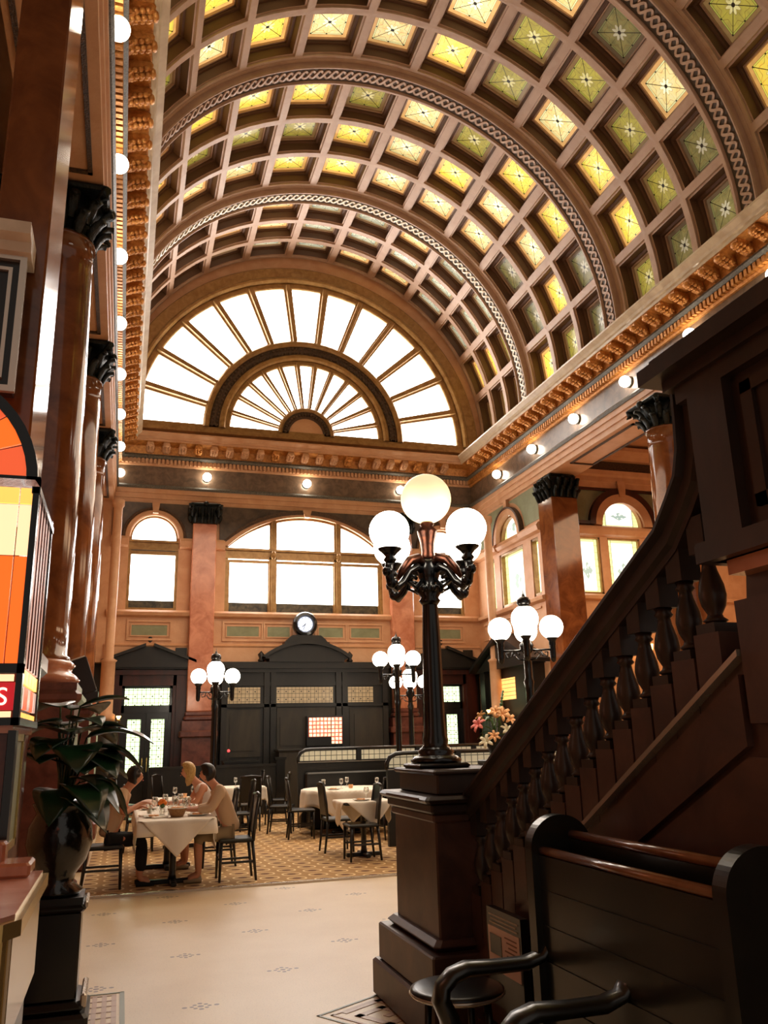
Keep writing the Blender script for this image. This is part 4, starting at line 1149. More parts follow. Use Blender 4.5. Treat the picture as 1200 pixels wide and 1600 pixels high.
# tall foreground lamp
bl = thing('newel_lamp', 'tall dark lamp post with cream top globe standing on the newel', 'lamp', (1.945, 5.22, 1.415))
Z = lambda z: z-1.415
m = MB().box(-.17, .17, -.17, .17, 0, .03, .01).lathe([(.16, .03), (.165, .05), (.14, .07), (.11, .08), (.12, .10), (.10, .12), (.08, .14), (.085, .17), (.078, .20), (.07, .3), (.062, .8), (.053, 1.05), (.052, 1.06)], n=24, flute=1, fr=(.2, 1.06))
m.build('pole', T['iron'], bl)
m = MB().lathe([(.052, 1.05), (.075, 1.08), (.06, 1.1), (.085, 1.14), (.09, 1.17), (.05, 1.19), (.07, 1.24), (.085, 1.30), (.06, 1.35), (.045, 1.37)], n=20)
for k in range(8):
    t = PI*k/4; m.sphere((.085*math.cos(t), .085*math.sin(t), 1.155), .025, 8, 6)
m.build('capital', T['iron'], bl)
m = MB().lathe([(.045, 1.36), (.05, 1.38), (.045, 1.42), (.05, 1.48), (.068, 1.55), (.07, 1.57), (.04, 1.60), (.05, 1.615), (.04, 1.63)], n=24, flute=1, fr=(1.4, 1.56)).build('fluted_vase', T['copper'], bl)
m = MB().lathe([(.035, 1.60), (.04, 1.63), (.075, 1.66), (.085, 1.675), (.07, 1.68)], n=24, flute=1, fr=(1.64, 1.67)).build('globe_cup', T['copper'], bl)
MB().sphere((0, 0, 1.80), .176, 36, 22).build('globe', T['globecream'], bl)
for k in range(4):
    t = PI/4+k*PI/2-math.radians(19.5); R_ = .36; c, s = math.cos(t), math.sin(t)
    P = lambda q, h: (q*c, q*s, h)
    m = MB().tube([P(.04, 1.28), P(.12, 1.30), P(.19, 1.26), P(.25, 1.18), P(.31, 1.14), P(.36, 1.18), P(.375, 1.25), P(R_, 1.32)], [.025, .028, .022, .026, .03, .03, .03, .026], 10)
    m.tube([P(.06, 1.22), P(.13, 1.16), P(.2, 1.19), P(.17, 1.24), P(.12, 1.22)], .014, 8)
    m.sphere(P(.345, 1.17), .04, 10, 8).sphere(P(.385, 1.24), .035, 10, 8)
    m.lathe([(.03, 1.30), (.045, 1.32), (.03, 1.34), (.05, 1.365), (.075, 1.385), (.08, 1.395), (.05, 1.40)], (R_*c, R_*s, 0), 18)
    a = m.build('arm', T['iron'], bl)
    m = MB().tube([P(.04, 1.33), P(.10, 1.365), P(.18, 1.335), P(.25, 1.26), P(.29, 1.20)], [.022, .034, .034, .028, .012], 8); m.build('acanthus_leaf', T['copper'], a)
    MB().sphere(P(R_, 1.515), .134, 28, 18).build('globe', T['globe'], a)

# information sign leaning on the stair wall
sg = thing('info_sign', 'small black framed information sign against the stair wall', 'sign', (1.90, 4.18, 0))
m = MB().box(-.02, .02, -.20, .20, .30, .745).box(-.015, .015, -.03, .03, 0.0, .30).box(-.1, .035, -.14, .14, 0, .02); m.build('frame', T['black'], sg)
T['page'] = mat('printed_page', srgb(240, 206, 190), .6)
m = MB().box(-.024, -.02, -.18, .18, .46, .66); m.build('page', T['page'], sg)
m = MB().box(-.027, -.024, .02, .155, .535, .625); m.build('printed_picture', T['black'], sg)
T['ink'] = mat('faint_print', srgb(150, 110, 96), .7); T['pale'] = mat('pale_lettering', srgb(190, 176, 160), .6)
m = MB()
for k in range(7): m.box(-.026, -.024, -.155, -.02-(k % 3)*.02, .63-k*.02, .636-k*.02)
m.build('print_lines', T['ink'], sg)
m = MB()
for k, w in enumerate((.34, .3, .33)): m.box(-.023, -.02, -w/2, w/2, .71-k*.018, .718-k*.018)
m.build('heading_lines', T['pale'], sg)

# ------------------------------------------------------------------ back to back bench
pw = thing('waiting_bench', 'black wooden double waiting bench with scrolled arms at the lower right', 'bench', (1.62, 2.7, 0))
def BY(y): return y-2.7
m = MB().box(.03, .09, BY(2.16), BY(3.28), .40, 1.13); m.build('backrest', T['pew'], pw)
m = MB()
for k in range(5): m.box(.025, .03, BY(2.18), BY(3.26), .48+k*.13, .483+k*.13)
m.build('plank_joints', T['black'], pw)
T['railshine'] = mat('highlit_rail_wood', srgb(150, 100, 66), .2, c2=srgb(110, 66, 40), scale=3, coat=.5)  # lighter than the bench wood, paints a highlight along its top rails
MB().tube([(.05, BY(2.16), 1.145), (.05, BY(3.28), 1.145)], .018, 10).build('top_rail', T['railshine'], pw)
MB().tube([(.19, BY(2.16), 1.20), (.19, BY(3.28), 1.20)], .018, 10).build('top_rail', T['railshine'], pw)
MB().box(.17, .21, BY(2.16), BY(3.28), .5, 1.185).build('backrest', T['pew'], pw)
for y in (3.28, 2.10):
    pr = [(.0, 0), (.0, 1.14)]+[(.14-.14*math.cos(PI*k/28), 1.15+.13*math.sin(PI*k/28)) for k in range(29)]+[(.28, 1.14), (.28, 0)]
    m = MB().prism([(x, z) for x, z in pr], 'y', BY(y), BY(y)+.06); m.build('end_panel', T['pew'], pw)
MB().box(-.44, .03, BY(2.16), BY(3.28), .41, .45, .01).box(-.42, -.38, BY(2.16), BY(3.28), .30, .41).build('seat', T['pew'], pw)
for y in (3.30, 2.73, 2.15):
    S_ = [(.06, .86), (.055, .80), (.02, .755), (-.05, .735), (-.18, .735), (-.30, .738), (-.36, .72), (-.40, .685), (-.41, .64), (-.38, .58), (-.36, .52), (-.37, .44)]
    w_ = [.03]*3+[.036]*2+[.042]*3+[.05, .055, .06, .06]
    rs = []
    for i, (x, z) in enumerate(S_):
        a = S_[max(i-1, 0)]; b_ = S_[min(i+1, len(S_)-1)]; d = Vector((b_[0]-a[0], b_[1]-a[1])).normalized(); n_ = Vector((-d.y, d.x))
        h = w_[i]*.6; q = .045
        rs.append([(x+n_.x*h*sx, BY(y)+q*sy, z+n_.y*h*sx) for sx, sy in ((1, -.6), (1.0, .6), (.3, 1), (-.3, 1), (-1, .6), (-1, -.6), (-.3, -1), (.3, -1))])
    MB().rings(rs, smooth=True).build('arm', T['pew'], pw)
    MB().box(-.40, -.33, BY(y)-.03, BY(y)+.03, 0, .46).build('leg', T['pew'], pw)

stl = thing('round_stool', 'low round black stool beside the bench and newel', 'stool', (1.60, 4.13, 0))
MB().lathe([(.0005, .41), (.2, .41), (.225, .425), (.225, .445), (.20, .455), (.0005, .45)], n=32).build('seat', T['leather'], stl)
m = MB().lathe([(.222, .42), (.232, .43), (.222, .44)], n=32).build('seat_rim', T['steel'], stl)
for k in range(4):
    t = PI/4+k*PI/2; MB().tube([(.15*math.cos(t), .15*math.sin(t), .42), (.18*math.cos(t), .18*math.sin(t), .0)], [.02, .014], 8).build('leg', T['black'], stl)

# ------------------------------------------------------------------ left foreground: lit glass booth, counter, board, planter
T['gl_o'] = emit('orange_art_glass', srgb(240, 96, 28), 1.05)
T['gl_r'] = emit('red_orange_art_glass', srgb(214, 84, 46), .9)
T['gl_y'] = emit('amber_art_glass', srgb(250, 180, 84), 1.1)
T['gl_p'] = emit('peach_art_glass', srgb(246, 204, 156), 1.05)
T['gl_sign'] = emit('red_sign_glass', srgb(170, 22, 30), .85)
T['gl_letter'] = emit('cream_letter', srgb(250, 240, 210), 1.1)
def streak():
    m, nt, b = newmat('rippled_pink_glass')
    p, x, y, z = wpos(nt)
    n = noise(nt, p, 9, 4, .6, 1.0, (1, 4, .35))
    c = ramp(nt, n, [(.35, srgb(196, 130, 104)), (.55, srgb(236, 196, 180)), (.7, srgb(250, 240, 236))])
    nt.links.new(c.s, b.inputs['Base Color']); nt.links.new(c.s, b.inputs['Emission Color'])
    b.inputs['Emission Strength'].default_value = .65; b.inputs['Roughness'].default_value = .12
    return m
T['gl_s'] = streak()
kb = thing('glass_booth', 'arched orange stained glass booth head lit from within at the left edge', 'stained glass booth', (-.94, 4.15, 0))
x0, x1, yf, yb = -.52, .54, -.45, .30
m = MB()
# black frame of the front
m.box(x0, x1, yf, yf+.05, 1.69, 1.72).box(x0, x1, yf, yf+.05, 1.895, 1.935).box(x0, x1, yf, yf+.05, 2.69, 2.735)
for x in (x1-.025, x0): m.box(x, x+.025, yf, yf+.05, 1.69, 2.735)
m.arcsweep((0, yf, 2.70), [(.485, 0), (.485, .05), (.53, .05), (.53, 0)], 'y', 0, PI, 24)
m.box(x1-.03, x1, yb-.04, yb, 1.69, 2.72).box(x1-.03, x1+.005, yf, yb, 1.69, 1.72).box(x1-.03, x1+.005, yf, yb, 2.66, 2.69)
m.build('black_frame', T['iron'], kb)
xc = x1-.075
def pane(a, b_, z0, z1, mt): MB().box(a, b_, yf+.015, yf+.03, z0, z1).build('pane', mt, kb)
cols = [(xc, x1-.025), (xc-.16, xc-.006), (xc-.32, xc-.166), (xc-.48, xc-.326), (x0+.035, xc-.486)]
for (a, b_) in cols:
    pane(a, b_, 2.615, 2.685, T['gl_y']); pane(a, b_, 2.39, 2.608, T['gl_p']); pane(a, b_, 1.935, 2.383, T['gl_o'])
pane(x0+.035, x1-.035, 1.865, 1.892, T['gl_p']); pane(x0+.035, x1-.035, 1.722, 1.745, T['gl_p'])
MB().box(x0+.035, x1-.028, yf+.01, yf+.03, 1.75, 1.86).build('sign_panel', T['gl_sign'], kb)
# fan panes of the arch
for ring, (ra, rb_) in enumerate(((.36, .478), (.2, .352), (.02, .19))):
    for k in range(10):
        t0, t1 = PI*k/10+.012, PI*(k+1)/10-.012
        mt = T['gl_o'] if (k+ring) % 2 else T['gl_r']
        MB().arcsweep((0, yf, 2.735), [(ra, .015), (ra, .03), (rb_, .03), (rb_, .015)], 'y', t0, t1, 4).build('fan_pane', mt, kb)
# letter
fc = bpy.data.curves.new('sign_letter', 'FONT'); fc.body = 'S'; fc.size = .10; fc.extrude = .003
fo = bpy.data.objects.new('sign_letter_curve', fc); COL.objects.link(fo); fo.rotation_euler = (0, 0, 0)
bpy.context.view_layer.update()
lme = bpy.data.meshes.new_from_object(fo.evaluated_get(bpy.context.evaluated_depsgraph_get())); bpy.data.objects.remove(fo)
lme.materials.clear(); lme.materials.append(T['gl_letter'])
fo = bpy.data.objects.new('sign_letter', lme); COL.objects.link(fo); fo.parent = kb
fo.location = (.445, yf+.006, 1.770); fo.rotation_euler = (PI/2, 0, 0)
# side glass
m = MB().box(x1-.02, x1-.01, yf+.05, yb-.04, 1.93, 2.66); m.build('side_glass', T['gl_s'], kb)
m = MB()
for k in range(5): m.box(x1-.012, x1-.004, yf+.10+k*.12, yf+.106+k*.12, 1.93, 2.66)
m.build('side_bars', T['copper'], kb)
for k in range(5):
    a = yf+.06+k*.13; MB().box(x1-.02, x1-.008, a, a+.118, 1.86, 1.92).build('side_pane', T['gl_y'], kb)
    MB().box(x1-.02, x1-.008, a, a+.118, 1.72, 1.745).build('side_pane', T['gl_y'], kb)
    MB().box(x1-.02, x1-.008, a, a+.118, 1.76, 1.85).build('side_pane', T['gl_s'] if k % 2 == 0 else T['gl_r'], kb)
MB().prism([(x1, 2.69), (x1-.02, 2.72), (x1-.5, 2.72), (x1-.5, 2.69)], 'y', yf, yb).build('roof_edge', T['gl_s'], kb)
# pedestal of the booth
bp = thing('booth_pedestal', 'red marble base under the orange glass booth', 'pedestal', (-.94, 4.15, 0))
MB().box(-.52, .50, -.42, .30, 0, 1.66).build('block', T['redmarble'], bp)
MB().box(-.53, .52, -.44, .31, 1.66, 1.69).build('ledge', T['pink'], bp)
fp = thing('framed_notice', 'narrow cream framed notice on the side of the marble base', 'picture frame', (-.435, 4.1, 1.2))
m = MB(); m.box(0, .02, -.32, -.28, 0, .46).box(0, .02, .0, .03, 0, .46).box(0, .02, -.32, .03, .43, .46).box(0, .02, -.32, .03, 0, .03)
m.build('frame', T['brass'], fp); MB().box(0, .012, -.28, 0, .03, .43).build('notice', T['green'], fp)
MB().box(.0, .03, -.40, -.32, -.02, .47).build('black_edge', T['black'], fp)

ct = thing('marble_counter', 'rose marble topped counter with pale edge at the lower left corner', 'counter', (-.81, 3.15, 0))
pl_ = [(-.6, -.52), (.46, -.52), (.53, -.49), (.57, -.42), (.57, .50), (-.6, .50)]
MB().prism([(x*.965-.0, y*.97) for x, y in pl_], 'z', 1.13, 1.15).build('top', T['counter'], ct)
MB().prism(pl_, 'z', 1.095, 1.138).build('top_edge', T['brass'], ct)
MB().box(-.6, .42, .40, .50, 1.15, 1.265, .01).build('backsplash', T['pink'], ct)
MB().box(.40, .52, .30, .50, 1.15, 1.20, .01).build('corner_block', T['pink'], ct)
T['creampanel'] = mat('polished_cream_panel', srgb(206, 178, 142), .12, coat=.4)
MB().box(.53, .548, -.44, .48, .80, 1.095).build('side_panel', T['creampanel'], ct)
MB().prism([(.47, -.50), (.53, -.47), (.55, -.42), (.5, -.42)], 'z', .80, 1.095).build('corner_post', T['brass'], ct)
MB().box(-.6, .52, -.46, .48, .0, 1.095).build('carcass', T['black'], ct)

bd = thing('framed_board', 'black board with pale moulded cornice hung high at the left edge', 'board', (-1.03, 4.50, 3.45))
MB().box(-.34, .36, -.02, .10, 0, .78).build('board', T['black'], bd)
m = MB(); rect_ring(m, -.34, .38, -.02, .80, .035, -.05, -.02); rect_ring(m, -.26, .31, .06, .72, .02, -.04, -.02); m.build('edge_moulding', T['steel'], bd)
m = MB().prism([(-.02, .78), (-.08, .80), (-.10, .85), (-.16, .87), (-.18, .93), (.10, .93), (.10, .78)], 'x', -.36, .40); m.build('cornice', T['cream'], bd)

# plinth, pot and plant
pt = thing('black_plinth', 'black square plinth with moulded foot carrying the plant pot', 'plinth', (-.34, 5.92, 0))
m = MB().box(-.24, .24, -.24, .24, 0, .10, .02).box(-.22, .22, -.22, .22, .10, .16, .03).box(-.165, .165, -.165, .165, .16, .64, .01).box(-.19, .19, -.19, .19, .64, .68, .015).box(-.17, .17, -.17, .17, .68, .72)
m.build('body', T['black'], pt)
MB().box(.19, .225, -.2, .2, .12, .2, .01).box(.175, .20, -.17, .17, .655, .70, .01).build('pale_edge_strips', T['steel'], pt)  # pale strips on the right edges of foot and cap
pp = thing('potted_plant', 'large broad-leaved dark plant in a black pot at the left', 'plant', (-.34, 5.92, .72))
MB().lathe([(.0005, 0), (.14, 0), (.16, .03), (.10, .07), (.11, .12), (.17, .2), (.20, .3), (.19, .40), (.15, .48), (.17, .52), (.18, .54), (.15, .55), (.0005, .50)], n=28).build('pot', T['pot'], pp)
rp = random.Random(5)
def leaf(parent, base, az, length, width, droop, lift, mt, name='leaf'):
    m = MB(); n = 10; stem = [Vector(base)]
    c, s = math.cos(az), math.sin(az); L0 = length*.35
    tipst = Vector(base)+Vector((c*L0*.6, s*L0*.6, lift))
    pts = []
    for i in range(n+1):
        u = i/n; d = length*u
        pts.append(tipst+Vector((c*d*.95, s*d*.95, .18*length*math.sin(u*1.8)-droop*u*u)))
    rs = []
    for i, p in enumerate(pts):
        u = i/n; w = width*(max(.02, math.sin(PI*min(1, u)**.8))**.75 if 0 < u < 1 else .03)
        side = Vector((-s, c, 0))
        rs.append([p-side*w+Vector((0, 0, .12*w)), p-side*w*.5+Vector((0, 0, .02*w)), p, p+side*w*.5+Vector((0, 0, .02*w)), p+side*w+Vector((0, 0, .12*w)),
                   p+side*w*.5-Vector((0, 0, .006)), p-Vector((0, 0, .008)), p-side*w*.5-Vector((0, 0, .006))])
    m.rings(rs, smooth=True)
    m.tube([base, (Vector(base)+tipst)/2+Vector((0, 0, .03)), tipst], [.010, .008, .006], 6)
    return m.build(name, mt, parent)
for k, (az, L_, w, dr, li) in enumerate(((-12, .50, .12, .16, .42), (10, .46, .12, .28, .34), (-40, .42, .12, .25, .30), (40, .42, .11, .2, .46), (95, .38, .11, .12, .50), (150, .34, .10, .15, .48), (-80, .36, .11, .26, .36),
        (-120, .34, .10, .2, .40), (200, .36, .1, .2, .36), (-25, .40, .10, .34, .16), (60, .40, .12, .1, .60), (5, .36, .10, .02, .62), (-60, .38, .10, .3, .12), (25, .40, .10, .38, .14), (-100, .3, .1, .3, .1), (120, .4, .11, .1, .62), (-5, .3, .09, .3, .02), (-45, .3, .09, .1, .52), (-20, .34, .13, .12, .30), (15, .36, .13, .16, .22), (-70, .34, .13, .14, .26), (-110, .32, .13, .1, .3), (35, .34, .13, .2, .28), (-35, .34, .13, .3, .04), (70, .34, .12, .2, .3), (-90, .34, .12, .05, .44), (0, .34, .13, .05, .46), (-150, .3, .12, .1, .5))):
    leaf(pp, (.03*math.cos(k), .03*math.sin(k), .52), math.radians(az), L_*.9, w*1.5, dr*.8, li, T['leaf'])
# speaker on the column pedestal
sk = thing('loudspeaker_box', 'small tilted black box with white top beside the column foot', 'loudspeaker', (-.45, 12.55, 2.2))
m = MB().box(-.13, .13, -.12, .12, .12, .62, .01); m.xf(Matrix.Rotation(math.radians(-20), 4, 'Y')); m.build('housing', T['black'], sk)
m = MB().box(-.11, .11, -.10, .10, .62, .64); m.xf(Matrix.Rotation(math.radians(-20), 4, 'Y')); m.build('lid', T['china'], sk)
MB().box(-.1, .1, -.1, .1, 0, .14).build('foot', T['black'], sk)

# ------------------------------------------------------------------ dining furniture
def make_chair(loc, rz, label, group='black dining chairs'):
    t = thing('dining_chair', label, 'chair', loc, rz, group)
    MB().box(-.21, .21, -.21, .21, .43, .475, .015).build('seat', T['leather'], t)
    m = MB()   # faces +x, back at -x
    for s in (-1, 1): m.tube([(-.20, s*.19, .44), (-.22, s*.19, .70), (-.26, s*.185, .96)], [.02, .02, .018], 8)
    m.prism([(-.205, .52), (-.225, .52), (-.275, .95), (-.255, .97)], 'y', -.18, .18)
    m.tube([(-.262, -.2, .955), (-.275, 0, .975), (-.262, .2, .955)], .022, 8)
    m.build('backrest', T['black'], t)
    for x, y in ((.18, .18), (.18, -.18), (-.19, .18), (-.19, -.18)):
        MB().tube([(x, y, .44), (x*1.06 if x > 0 else x-.05, y, 0)], [.022, .015], 8).build('leg', T['black'], t)
    MB().box(-.2, .18, .165, .185, .20, .225).box(-.2, .18, -.185, -.165, .20, .225).box(.17, .19, -.17, .17, .26, .285).build('stretcher', T['black'], t)
    return t
chair0 = make_chair((1.38, 10.82, .018), PI, 'black chair under the woman in the beige cardigan, near right of the table')
def chair(x, y, rz, label): return dup(chair0, (x, y, .018), rz, label)
chair(-.12, 10.85, 0, 'black chair under the person in the tan shirt, near left of the table')
chair(1.30, 12.1, PI, 'black chair under the blond woman at the far side of the occupied table')
chair(3.22, 11.72, PI, 'black chair tucked under the near side of the small square table')
chair(3.0, 14.7, -.1, 'black chair at the left of the round table, back to the aisle')
chair(2.85, 15.75, -.3, 'black chair left of the round table, farther one')
chair(3.05, 17.5, PI*.9, 'black chair beside the aisle, in front of the low partition')
chair(2.8, 19.3, PI, 'farthest black chair near the end wall joinery')
chair(3.15, 12.75, 0, 'black chair with its back showing left of the small square table')
chair(4.3, 13.95, PI/2+.2, 'black chair at the near side of the round table')
chair(1.6, 17.4, 0, 'black chair at the distant white table, left side')
chair(2.35, 16.5, PI/2, 'black chair at the near side of the distant white table')
chair(.35, 14.3, 0, 'black chair behind the occupied table on the left')
chair(1.9, 14.6, PI, 'black chair behind the dark-haired woman')
chair(.1, 17.8, .4, 'black chair deep on the left before the entrance door')
chair(.95, 18.6, -.6, 'black chair in front of the left entrance door')

def table(x, y, w, d, label, h=.74):
    t = thing('dining_table', label, 'table', (x, y, .018))
    MB().box(-w/2, w/2, -d/2, d/2, h-.035, h, .01).build('table_top', T['wood'], t)
    for yy in ([-d*.28, d*.28] if d > 1.2 else [0]):
        MB().lathe([(.05, .05), (.04, .1), (.04, h-.06), (.09, h-.035)], (0, yy, 0), 12).build('pedestal_leg', T['black'], t)
        MB().box(-w*.36, w*.36, yy-.035, yy+.035, 0, .05, .01).box(-.035, .035, yy-min(.3, d*.35), yy+min(.3, d*.35), 0, .05, .01).build('foot', T['black'], t)
    return t
def cloth(x, y, w, d, cw, cd, rot, label, z=.74, rnd=False, seed=0, grp='white tablecloths'):
    m = MB(); n = 44; vs = []; z += .018
    ca, sa = math.cos(rot), math.sin(rot)
    for j in range(n+1):
        for i in range(n+1):
            u, v = (i/n-.5)*cw, (j/n-.5)*cd
            px, py = u*ca-v*sa, u*sa+v*ca
            if rnd:
                R_ = w/2; r = math.hypot(px, py)
                if r <= R_: vs.append((px, py, z+.004)); continue
                dd = r-R_; nx, ny = px/r, py/r; qx, qy = nx*R_, ny*R_; s_ = math.atan2(py, px)*R_
            else:
                qx, qy = max(-w/2, min(w/2, px)), max(-d/2, min(d/2, py)); dd = math.hypot(px-qx, py-qy)
                if dd < 1e-6: vs.append((px, py, z+.004)); continue
                nx, ny = (px-qx)/dd, (py-qy)/dd; s_ = qx+qy*1.3+math.atan2(ny, nx)*.1
            rip = .018*math.sin(s_*17+seed)*min(1, dd/.12)
            out = .012+.05*dd+rip
            vs.append((qx+nx*out, qy+ny*out, z+.004-dd if dd > .02 else z+.004-dd*.6))
    fs = [(j*(n+1)+i, j*(n+1)+i+1, (j+1)*(n+1)+i+1, (j+1)*(n+1)+i) for j in range(n) for i in range(n)]
    m.add(vs, fs, True)
    o = m.build('tablecloth', T['cloth']); o.location = (x, y, 0)
    md = o.modifiers.new('thick', 'SOLIDIFY'); md.thickness = .004; md.offset = 1
    tag(o, label, 'tablecloth', grp); return o
table(.66, 11.55, .86, 2.4, 'long dining table where three women sit')
cloth(.66, 10.75, .86, .86, 1.16, 1.16, PI/4, 'white cloth with hanging points on the near end of the occupied table', seed=1)
cloth(.66, 11.55, .87, 2.42, 1.20, 2.74, 0, 'long white undercloth covering the occupied table', z=.736)
table(3.36, 12.08, .72, .72, 'small square table beside the newel')
cloth(3.36, 12.08, .72, .72, .98, .98, PI/4+.08, 'cream cloth with hanging points on the small square table', seed=2)
t = thing('dining_table', 'round dining table in front of the glass topped partition', 'table', (3.95, 15.25, .018))
MB().lathe([(.0005, .70), (.8, .70), (.82, .72), (.8, .74), (.0005, .74)], n=36).build('table_top', T['wood'], t)
MB().lathe([(.3, 0), (.28, .04), (.06, .08), (.06, .66), (.2, .70)], n=16).build('pedestal_leg', T['black'], t)
cloth(3.95, 15.25, 1.64, 1.64, 2.16, 2.16, .5, 'big white cloth with long hanging points on the round table', rnd=True, seed=3)
table(2.35, 17.4, .8, .8, 'distant square table in front of the low partition')
cloth(2.35, 17.4, .8, .8, 1.3, 1.3, .02, 'white cloth on the distant square table', seed=4)
table(1.0, 14.4, .8, .8, 'square table behind the occupied one')
cloth(1.0, 14.4, .8, .8, 1.15, 1.15, PI/4, 'white cloth on the table behind the occupied one', seed=5)

# tableware
ZT = .018+.744+.006
def proto(name, parts, cat, label, loc, grp):
    t = thing(name, label, cat, loc, group=grp)
    for nm, mb, mt in parts: mb.build(nm, mt, t)
    return t
def goblet(h=.17, r=.038):
    return [('bowl', MB().lathe([(.004, h*.42), (r*.8, h*.5), (r, h*.68), (r*.92, h), (r*.86, h), (r*.92, h*.68), (.003, h*.47)], n=14), T['glass']),
            ('stem', MB().lathe([(.032, 0), (.03, .004), (.005, .01), (.004, h*.42)], n=12), T['glass'])]
WINE = None; PLATE = None; TUMB = None
def glass(x, y, label, z=ZT):
    global WINE
    if WINE is None: WINE = proto('wine_glass', goblet(), 'glass', label, (x, y, z), 'stemmed glasses on the tables'); return WINE
    return dup(WINE, (x, y, z), 0, label)
def tumbler(x, y, label, z=ZT):
    global TUMB
    if TUMB is None:
        TUMB = thing('water_glass', label, 'glass', (x, y, z), group='water glasses on the tables')
        MB().lathe([(.0005, .006), (.026, .006), (.032, .11), (.036, .11), (.03, 0), (.0005, 0)], n=14).build('tumbler', T['glass'], TUMB)
        MB().lathe([(.0005, .01), (.026, .01), (.030, .075), (.0005, .075)], n=12).build('ice_water', T['china'], TUMB); return TUMB
    return dup(TUMB, (x, y, z), 0, label)
def plate(x, y, label, z=ZT):
    global PLATE
    if PLATE is None:
        PLATE = thing('dinner_plate', label, 'plate', (x, y, z), group='plates on the tables')
        MB().lathe([(.0005, 0), (.08, 0), (.125, .014), (.127, .018), (.08, .006), (.0005, .006)], n=24).build('dish', T['china'], PLATE)
        m = MB(); rq = random.Random(3)
        for k in range(9): m.sphere((rq.uniform(-.05, .05), rq.uniform(-.05, .05), .018), rq.uniform(.015, .026), 8, 5, (1, 1, .6))
        m.build('food', T['peach'], PLATE); return PLATE
    return dup(PLATE, (x, y, z), 0, label)
plate(.42, 10.82, 'plate in front of the person in the tan shirt'); plate(.93, 10.80, 'plate with orange food in front of the dark-haired woman')
plate(.92, 12.05, 'plate in front of the blond woman'); plate(.40, 12.2, 'plate at the far left of the occupied table')
gi = 0
for x, y, d in ((.80, 11.15, 'right of the bread basket'), (.52, 11.2, 'left of the bread basket'), (.70, 11.42, 'in the middle of the cluster'), (.86, 11.5, 'before the blond woman'), (.58, 11.6, 'left in the cluster'), (.46, 11.9, 'beyond the orange flowers'), (.72, 11.95, 'farther along the occupied table'), (.62, 12.45, 'near the far end of the occupied table'), (.82, 12.4, 'far right corner of the occupied table')):
    glass(x, y, f'stemmed wine glass {d}' if 'table' in d else f'stemmed wine glass {d} on the occupied table')
for x, y, d in ((.62, 11.05, 'just behind the bread basket'), (.78, 11.32, 'among the wine glasses'), (.38, 11.35, 'left edge of the occupied table'), (.90, 11.2, 'right edge of the occupied table'), (.56, 12.15, 'far half of the occupied table')):
    tumbler(x, y, f'water glass {d}')
bk = proto('bread_basket', [('bowl', MB().lathe([(.0005, 0), (.07, 0), (.085, .03), (.11, .09), (.115, .095), (.10, .095), (.075, .02), (.0005, .015)], n=20), T['basket']),
    ('napkin_lining', MB().lathe([(.09, .08), (.118, .102), (.108, .105), (.06, .06)], n=9), T['cloth'])], 'basket', 'bread basket with white lining on the near end of the occupied table', (.68, 10.72, ZT), 'baskets')
ml = MB()
for k in range(5): ml.sphere((.045*math.cos(k*1.3), .045*math.sin(k*1.3), .09), .035, 10, 7, (1.2, .9, .8))
ml.build('bread_roll', T['peach'], bk)
fv = thing('flower_vase', 'little glass vase of orange flowers on the occupied table', 'vase', (.52, 11.0, ZT))
MB().lathe([(.03, 0), (.035, .05), (.02, .09), (.025, .1)], n=12).build('vase', T['glass'], fv)
m = MB()
for k in range(6): m.sphere((.03*math.cos(k), .03*math.sin(k), .145+.012*(k % 3)), .026, 8, 6)
m.build('flowers', T['orange'], fv); MB().sphere((0, 0, .115), .03, 8, 6).build('leaves', T['leaf2'], fv)
for x, y, lab in ((.34, 11.02, 'folded napkin beside the tan shirted person'), (.48, 10.68, 'folded napkin left of the bread basket')):
    m = MB().box(-.09, .09, -.05, .05, 0, .018, .006); o = m.build('napkin', T['cloth'], loc=(x, y, ZT), rot=(0, 0, .3)); tag(o, lab, 'napkin')
pk = MB().sphere((0, 0, .055), .1, 14, 8, (1.25, .8, .62)); o = pk.build('pink_bundle', T['page'], loc=(.40, 12.55, ZT-.01)); tag(o, 'rounded pink cloth bundle at the far left of the occupied table', 'cloth bundle')
for x, y, d in ((3.45, 15.0, 'leftmost on the round table'), (3.80, 15.1, 'second from left on the round table'), (4.02, 15.55, 'back of the round table'), (4.45, 15.05, 'right side of the round table'), (3.42, 12.12, 'taller one on the small square table'), (3.6, 12.2, 'smaller one on the small square table'), (2.2, 17.3, 'left on the distant square table'), (2.5, 17.45, 'right on the distant square table'), (.86, 14.3, 'left on the table behind the occupied one'), (1.15, 14.4, 'right on the table behind the occupied one')):
    glass(x, y, f'stemmed glass, {d}')
plate(3.3, 11.95, 'plate on the small square table'); plate(3.6, 14.85, 'plate on the round table, near left'); plate(1.0, 14.2, 'plate on the table behind the occupied one')
c_ = proto('candle_holder', [('cup', MB().lathe([(.0005, 0), (.035, 0), (.045, .06), (.038, .06), (.03, .01), (.0005, .01)], n=14), T['peach'])], 'candle', 'small amber candle cup on the round table', (3.98, 15.12, ZT), 'candle cups')
dup(c_, (1.02, 14.5, ZT), 0, 'small amber candle cup on the table behind the occupied one')

